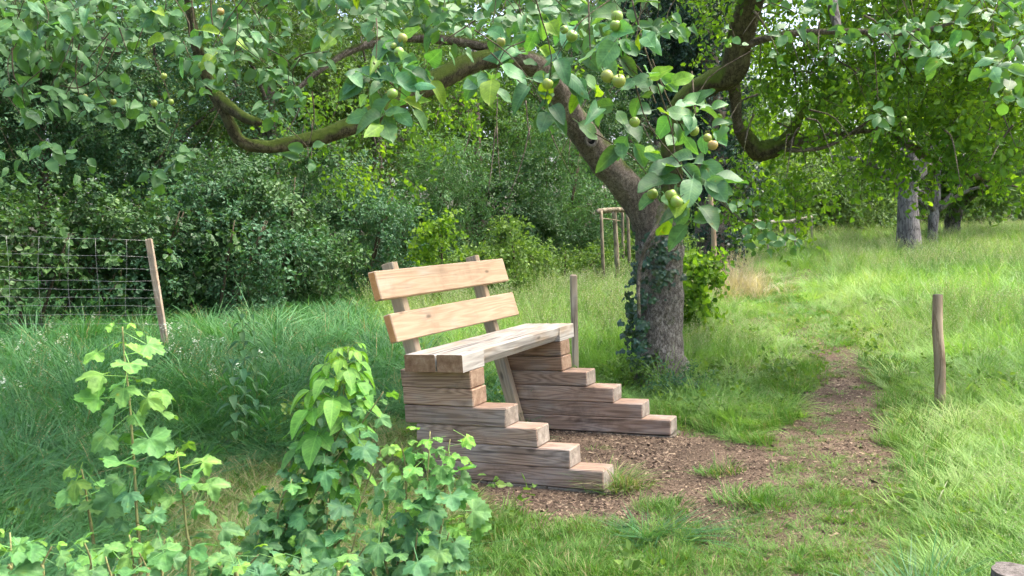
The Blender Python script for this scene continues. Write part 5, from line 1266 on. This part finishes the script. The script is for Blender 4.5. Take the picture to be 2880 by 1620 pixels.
T_short = [tuft('t', 200 + k, 50, .10, .0042, .6, .09, [G_short, G_dry], 0, .10, .7) for k in range(6)]
T_dry = [tuft('t', 300 + k, 50, .15, .0042, .8, .10, [G_short, G_dry], 0, .45, 1.0) for k in range(6)]
T_hay = [tuft('t', 400 + k, 26, .5, .006, .8, .08, [G_hay, G_hay], 3, .5, .6) for k in range(4)]

def bench_clear(x, y):
    c, s = math.cos(-.4603), math.sin(-.4603); dx, dy = x + .8108, y - 6.2959
    u, v = dx * c + dy * s, -dx * s + dy * c
    return ~((u > -.04) & (u < 1.57) & (((v > -.04) & (v < .25)) | ((v > 1.57) & (v < 1.85)))), u, v
N = 11500
dep = 3.3 * (52 / 3.3) ** RNG.random(N); lat = RNG.uniform(-.82, .82, N)
x, y = dep * lat, dep + 0.0
zz = zg(x, y)
pf = path_field(x, y); lawn = poly_dist(x, y, LAWN); dry = poly_dist(x, y, DRY) + (vnoise(x * 3, y * 3, 31) - .5) * .3; track = poly_dist(x, y, TRACK)
clear, bu, bv = bench_clear(x, y)
tr = np.hypot(x - ax, y - ay) > .36
edge_d = np.minimum(np.minimum(pf - .1, lawn + .05), np.minimum(dry, track - .05))
Hh = np.clip(.09 + edge_d * .48, .10, 1.0) * np.clip((np.hypot((x - ax - .1) * .9, y - ay + .55) - .35) / .9, .15, 1)                 # 1 = full height
inb = (bu > -.1) & (bu < 1.5) & (bv > .2) & (bv < 1.6)     # between the two stacks
base_ok = clear & tr & (np.hypot(x, y) > 3)
full = base_ok & (edge_d > .02) & ~(inb & (bu > .55))
hum = .55 + .45 * vnoise(x * .8, y * .8, 41) + .35 * vnoise(x * 2.6, y * 2.6, 42)
sizeb = np.where(inb, .45, 1.0)
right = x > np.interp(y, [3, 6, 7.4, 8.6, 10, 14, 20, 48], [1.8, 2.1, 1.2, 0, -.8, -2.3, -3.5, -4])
def lay(name, mask, fam, key, hgt, label, wid=1.0, cat='grass'):
    n = int(mask.sum()); h = hgt[mask]; dd = y[mask]
    sw = np.clip(.7 + .3 * h, 0, 1.2) * wid * (1 + np.clip(dd - 6, 0, 40) / 22)
    o = scatter(name, key, fam, np.stack([x[mask], y[mask], zz[mask] - .01], 1), np.stack([RNG.normal(0, .22, n), RNG.normal(0, .22, n), RNG.uniform(0, 6.3, n)], 1), np.stack([sw, sw, h], 1))
    return tag(o, label, cat)
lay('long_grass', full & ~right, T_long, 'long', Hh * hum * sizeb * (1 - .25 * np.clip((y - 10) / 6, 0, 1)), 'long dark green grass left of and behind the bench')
T_seed = [tuft('t', 500 + k, 45, .5, .006, .45, .16, [G_meadow, G_seed], 12, .04) for k in range(4)]
seedy = (vnoise(x * .35, y * .35, 77) + .25 * vnoise(x * 1.4, y * 1.4, 78) > .62 - .012 * np.clip(y - 8, 0, 20)) & (y > 9.5)
lay('flowering_grass', full & right & seedy, T_seed, 'seedg', Hh * hum, 'pale flowering grass across the middle of the meadow')
lay('meadow_grass', full & right & ~seedy, T_mead, 'mead', Hh * hum * (1 + .1 * np.clip((y - 8) / 10, 0, 1)), 'bright tall meadow grass right of the path and beyond')
# extra density close to the viewer
N = 18000
dep = 3.4 + 10.5 * RNG.random(N) ** 1.5; lat = RNG.uniform(-.75, .75, N); x, y = dep * lat, dep; zz = zg(x, y)
pf = path_field(x, y); lawn = poly_dist(x, y, LAWN); dry = poly_dist(x, y, DRY) + (vnoise(x * 3, y * 3, 31) - .5) * .3
clear, bu, bv = bench_clear(x, y)
nz = vnoise(x * 3.2, y * 3.2, 51); nz2 = vnoise(x * 7, y * 7, 52)
on_path = pf < 0.02
chip = poly_dist(x, y, CHIPS) < -.12
m_short = clear & (np.hypot(x - ax, y - ay) > .3) & np.where(on_path, np.where(chip, (nz > .76) & (nz2 > .5), ((nz > .30) & (RNG.random(N) < .7)) | ((y < 5.9) & (nz2 > .2))), (lawn < .25) & (RNG.random(N) < .8) & (nz2 > .22)) & (dry > 0)
lay('short_grass', m_short, T_short, 'short', np.where(on_path, .12 + .5 * nz + .25 * (y < 5.6), .45 + .8 * nz), 'short tufty grass growing along and into the wood chip path', 1.0)
m_dry = clear & (dry < .08) & (nz2 > .15) & (pf > 0)
lay('dry_grass', m_dry, T_dry, 'dry', .5 + .8 * nz, 'cut straw coloured grass between the berry bushes and the bench', 1.1)
m_extra = (dep < 9) & clear & (np.minimum(np.minimum(pf, lawn), dry) > .12) & (x > 1.6)
Hx = np.clip(.10 + np.minimum(np.minimum(pf, lawn + .05), dry) * .5, .1, 1.0)
lay('verge_grass', m_extra & (RNG.random(N) < .2), T_mead, 'mead', Hx * (.8 + .4 * nz), 'thick green grass in the right foreground beside the path')
m_fringe = (dep < 10) & clear & (pf > .06) & (pf < .5) & (dry > 0) & (lawn > .1)
lay('fringe_grass', m_fringe & (RNG.random(N) < .7), T_short, 'short', 1.0 + 1.2 * nz, 'knee low grass fringe along the edge of the wood chips')
# broad leaved weeds in the sward
wx, wy = RNG.uniform(-5, 5.5, 1500), RNG.uniform(4.0, 12, 1500)
wk = (path_field(wx, wy) > .05) & bench_clear(wx, wy)[0] & (vnoise(wx * 1.3, wy * 1.3, 91) > .52) & (np.hypot(wx - ax, wy - ay) > .4)
wx, wy = wx[wk], wy[wk]; wd_ = np.stack([RNG.normal(0, .5, len(wx)), RNG.normal(0, .5, len(wx)), np.ones(len(wx))], 1); wd_ /= np.linalg.norm(wd_, axis=1)[:, None]
o = foliage('broadleaf_weeds', S_weed, np.stack([wx, wy, zg(wx, wy)], 1), wd_, (.5, 1.3)); tag(o, 'broad leaved weeds scattered through the grass', 'weeds')
# mown track running on into the meadow
N = 2600
q = np.array(TRACK); x = RNG.uniform(q[:, 0].min() - .5, q[:, 0].max() + .5, N); y = RNG.uniform(q[:, 1].min() - .5, q[:, 1].max() + .5, N); zz = zg(x, y)
nz = vnoise(x * 3, y * 3, 61)
lay('track_grass', (poly_dist(x, y, TRACK) < .25) & (pf.min() < 9), T_short, 'short', .5 + .7 * nz, 'trodden short grass of the track curving into the meadow', 1.3)
# tufts standing alone beside the bench
for (dx, dy, nt, fam, key, sc, lab) in ((1555, 1238, 9, T_dry, 'dry', 1.35, 'pale grass tuft at the front corner of the lowest near step'), (1372, 1050, 12, T_long, 'long', .42, 'green grass tuft between the stepped stacks under the seat'), (1330, 1080, 5, T_long, 'long', .3, 'small grass tuft at the foot of the back post'), (1900, 1275, 8, T_short, 'short', 1.4, 'green grass tuft in the middle of the wood chips'), (1815, 1195, 5, T_short, 'short', 1.1, 'smallest green tuft on the wood chips')):
    b = on_ground(dx, dy); e = None
    P = np.stack([b.x + RNG.normal(0, .07, nt), b.y + RNG.normal(0, .05, nt)], 1); P = np.hstack([P, zg(P[:, 0], P[:, 1])[:, None]])
    o = scatter('grass_tuft', key, fam, P, np.stack([RNG.normal(0, .1, nt), RNG.normal(0, .1, nt), RNG.uniform(0, 6, nt)], 1), np.full(nt, sc) * RNG.uniform(.8, 1.2, nt))
    tag(o, lab, 'grass', 'grass tufts by the bench and path')
b = at(1850, 640, 17.5); P = np.stack([b.x + RNG.normal(0, .4, 90), b.y + RNG.normal(0, .6, 90)], 1); P = np.hstack([P, zg(P[:, 0], P[:, 1])[:, None]])
o = scatter('hay_grass', 'hay', T_hay, P, np.stack([RNG.normal(0, .2, 90), RNG.normal(0, .2, 90), RNG.uniform(0, 6, 90)], 1), RNG.uniform(.9, 1.4, 90))
tag(o, 'patch of pinkish dry grass in front of the pale rail fence', 'grass')
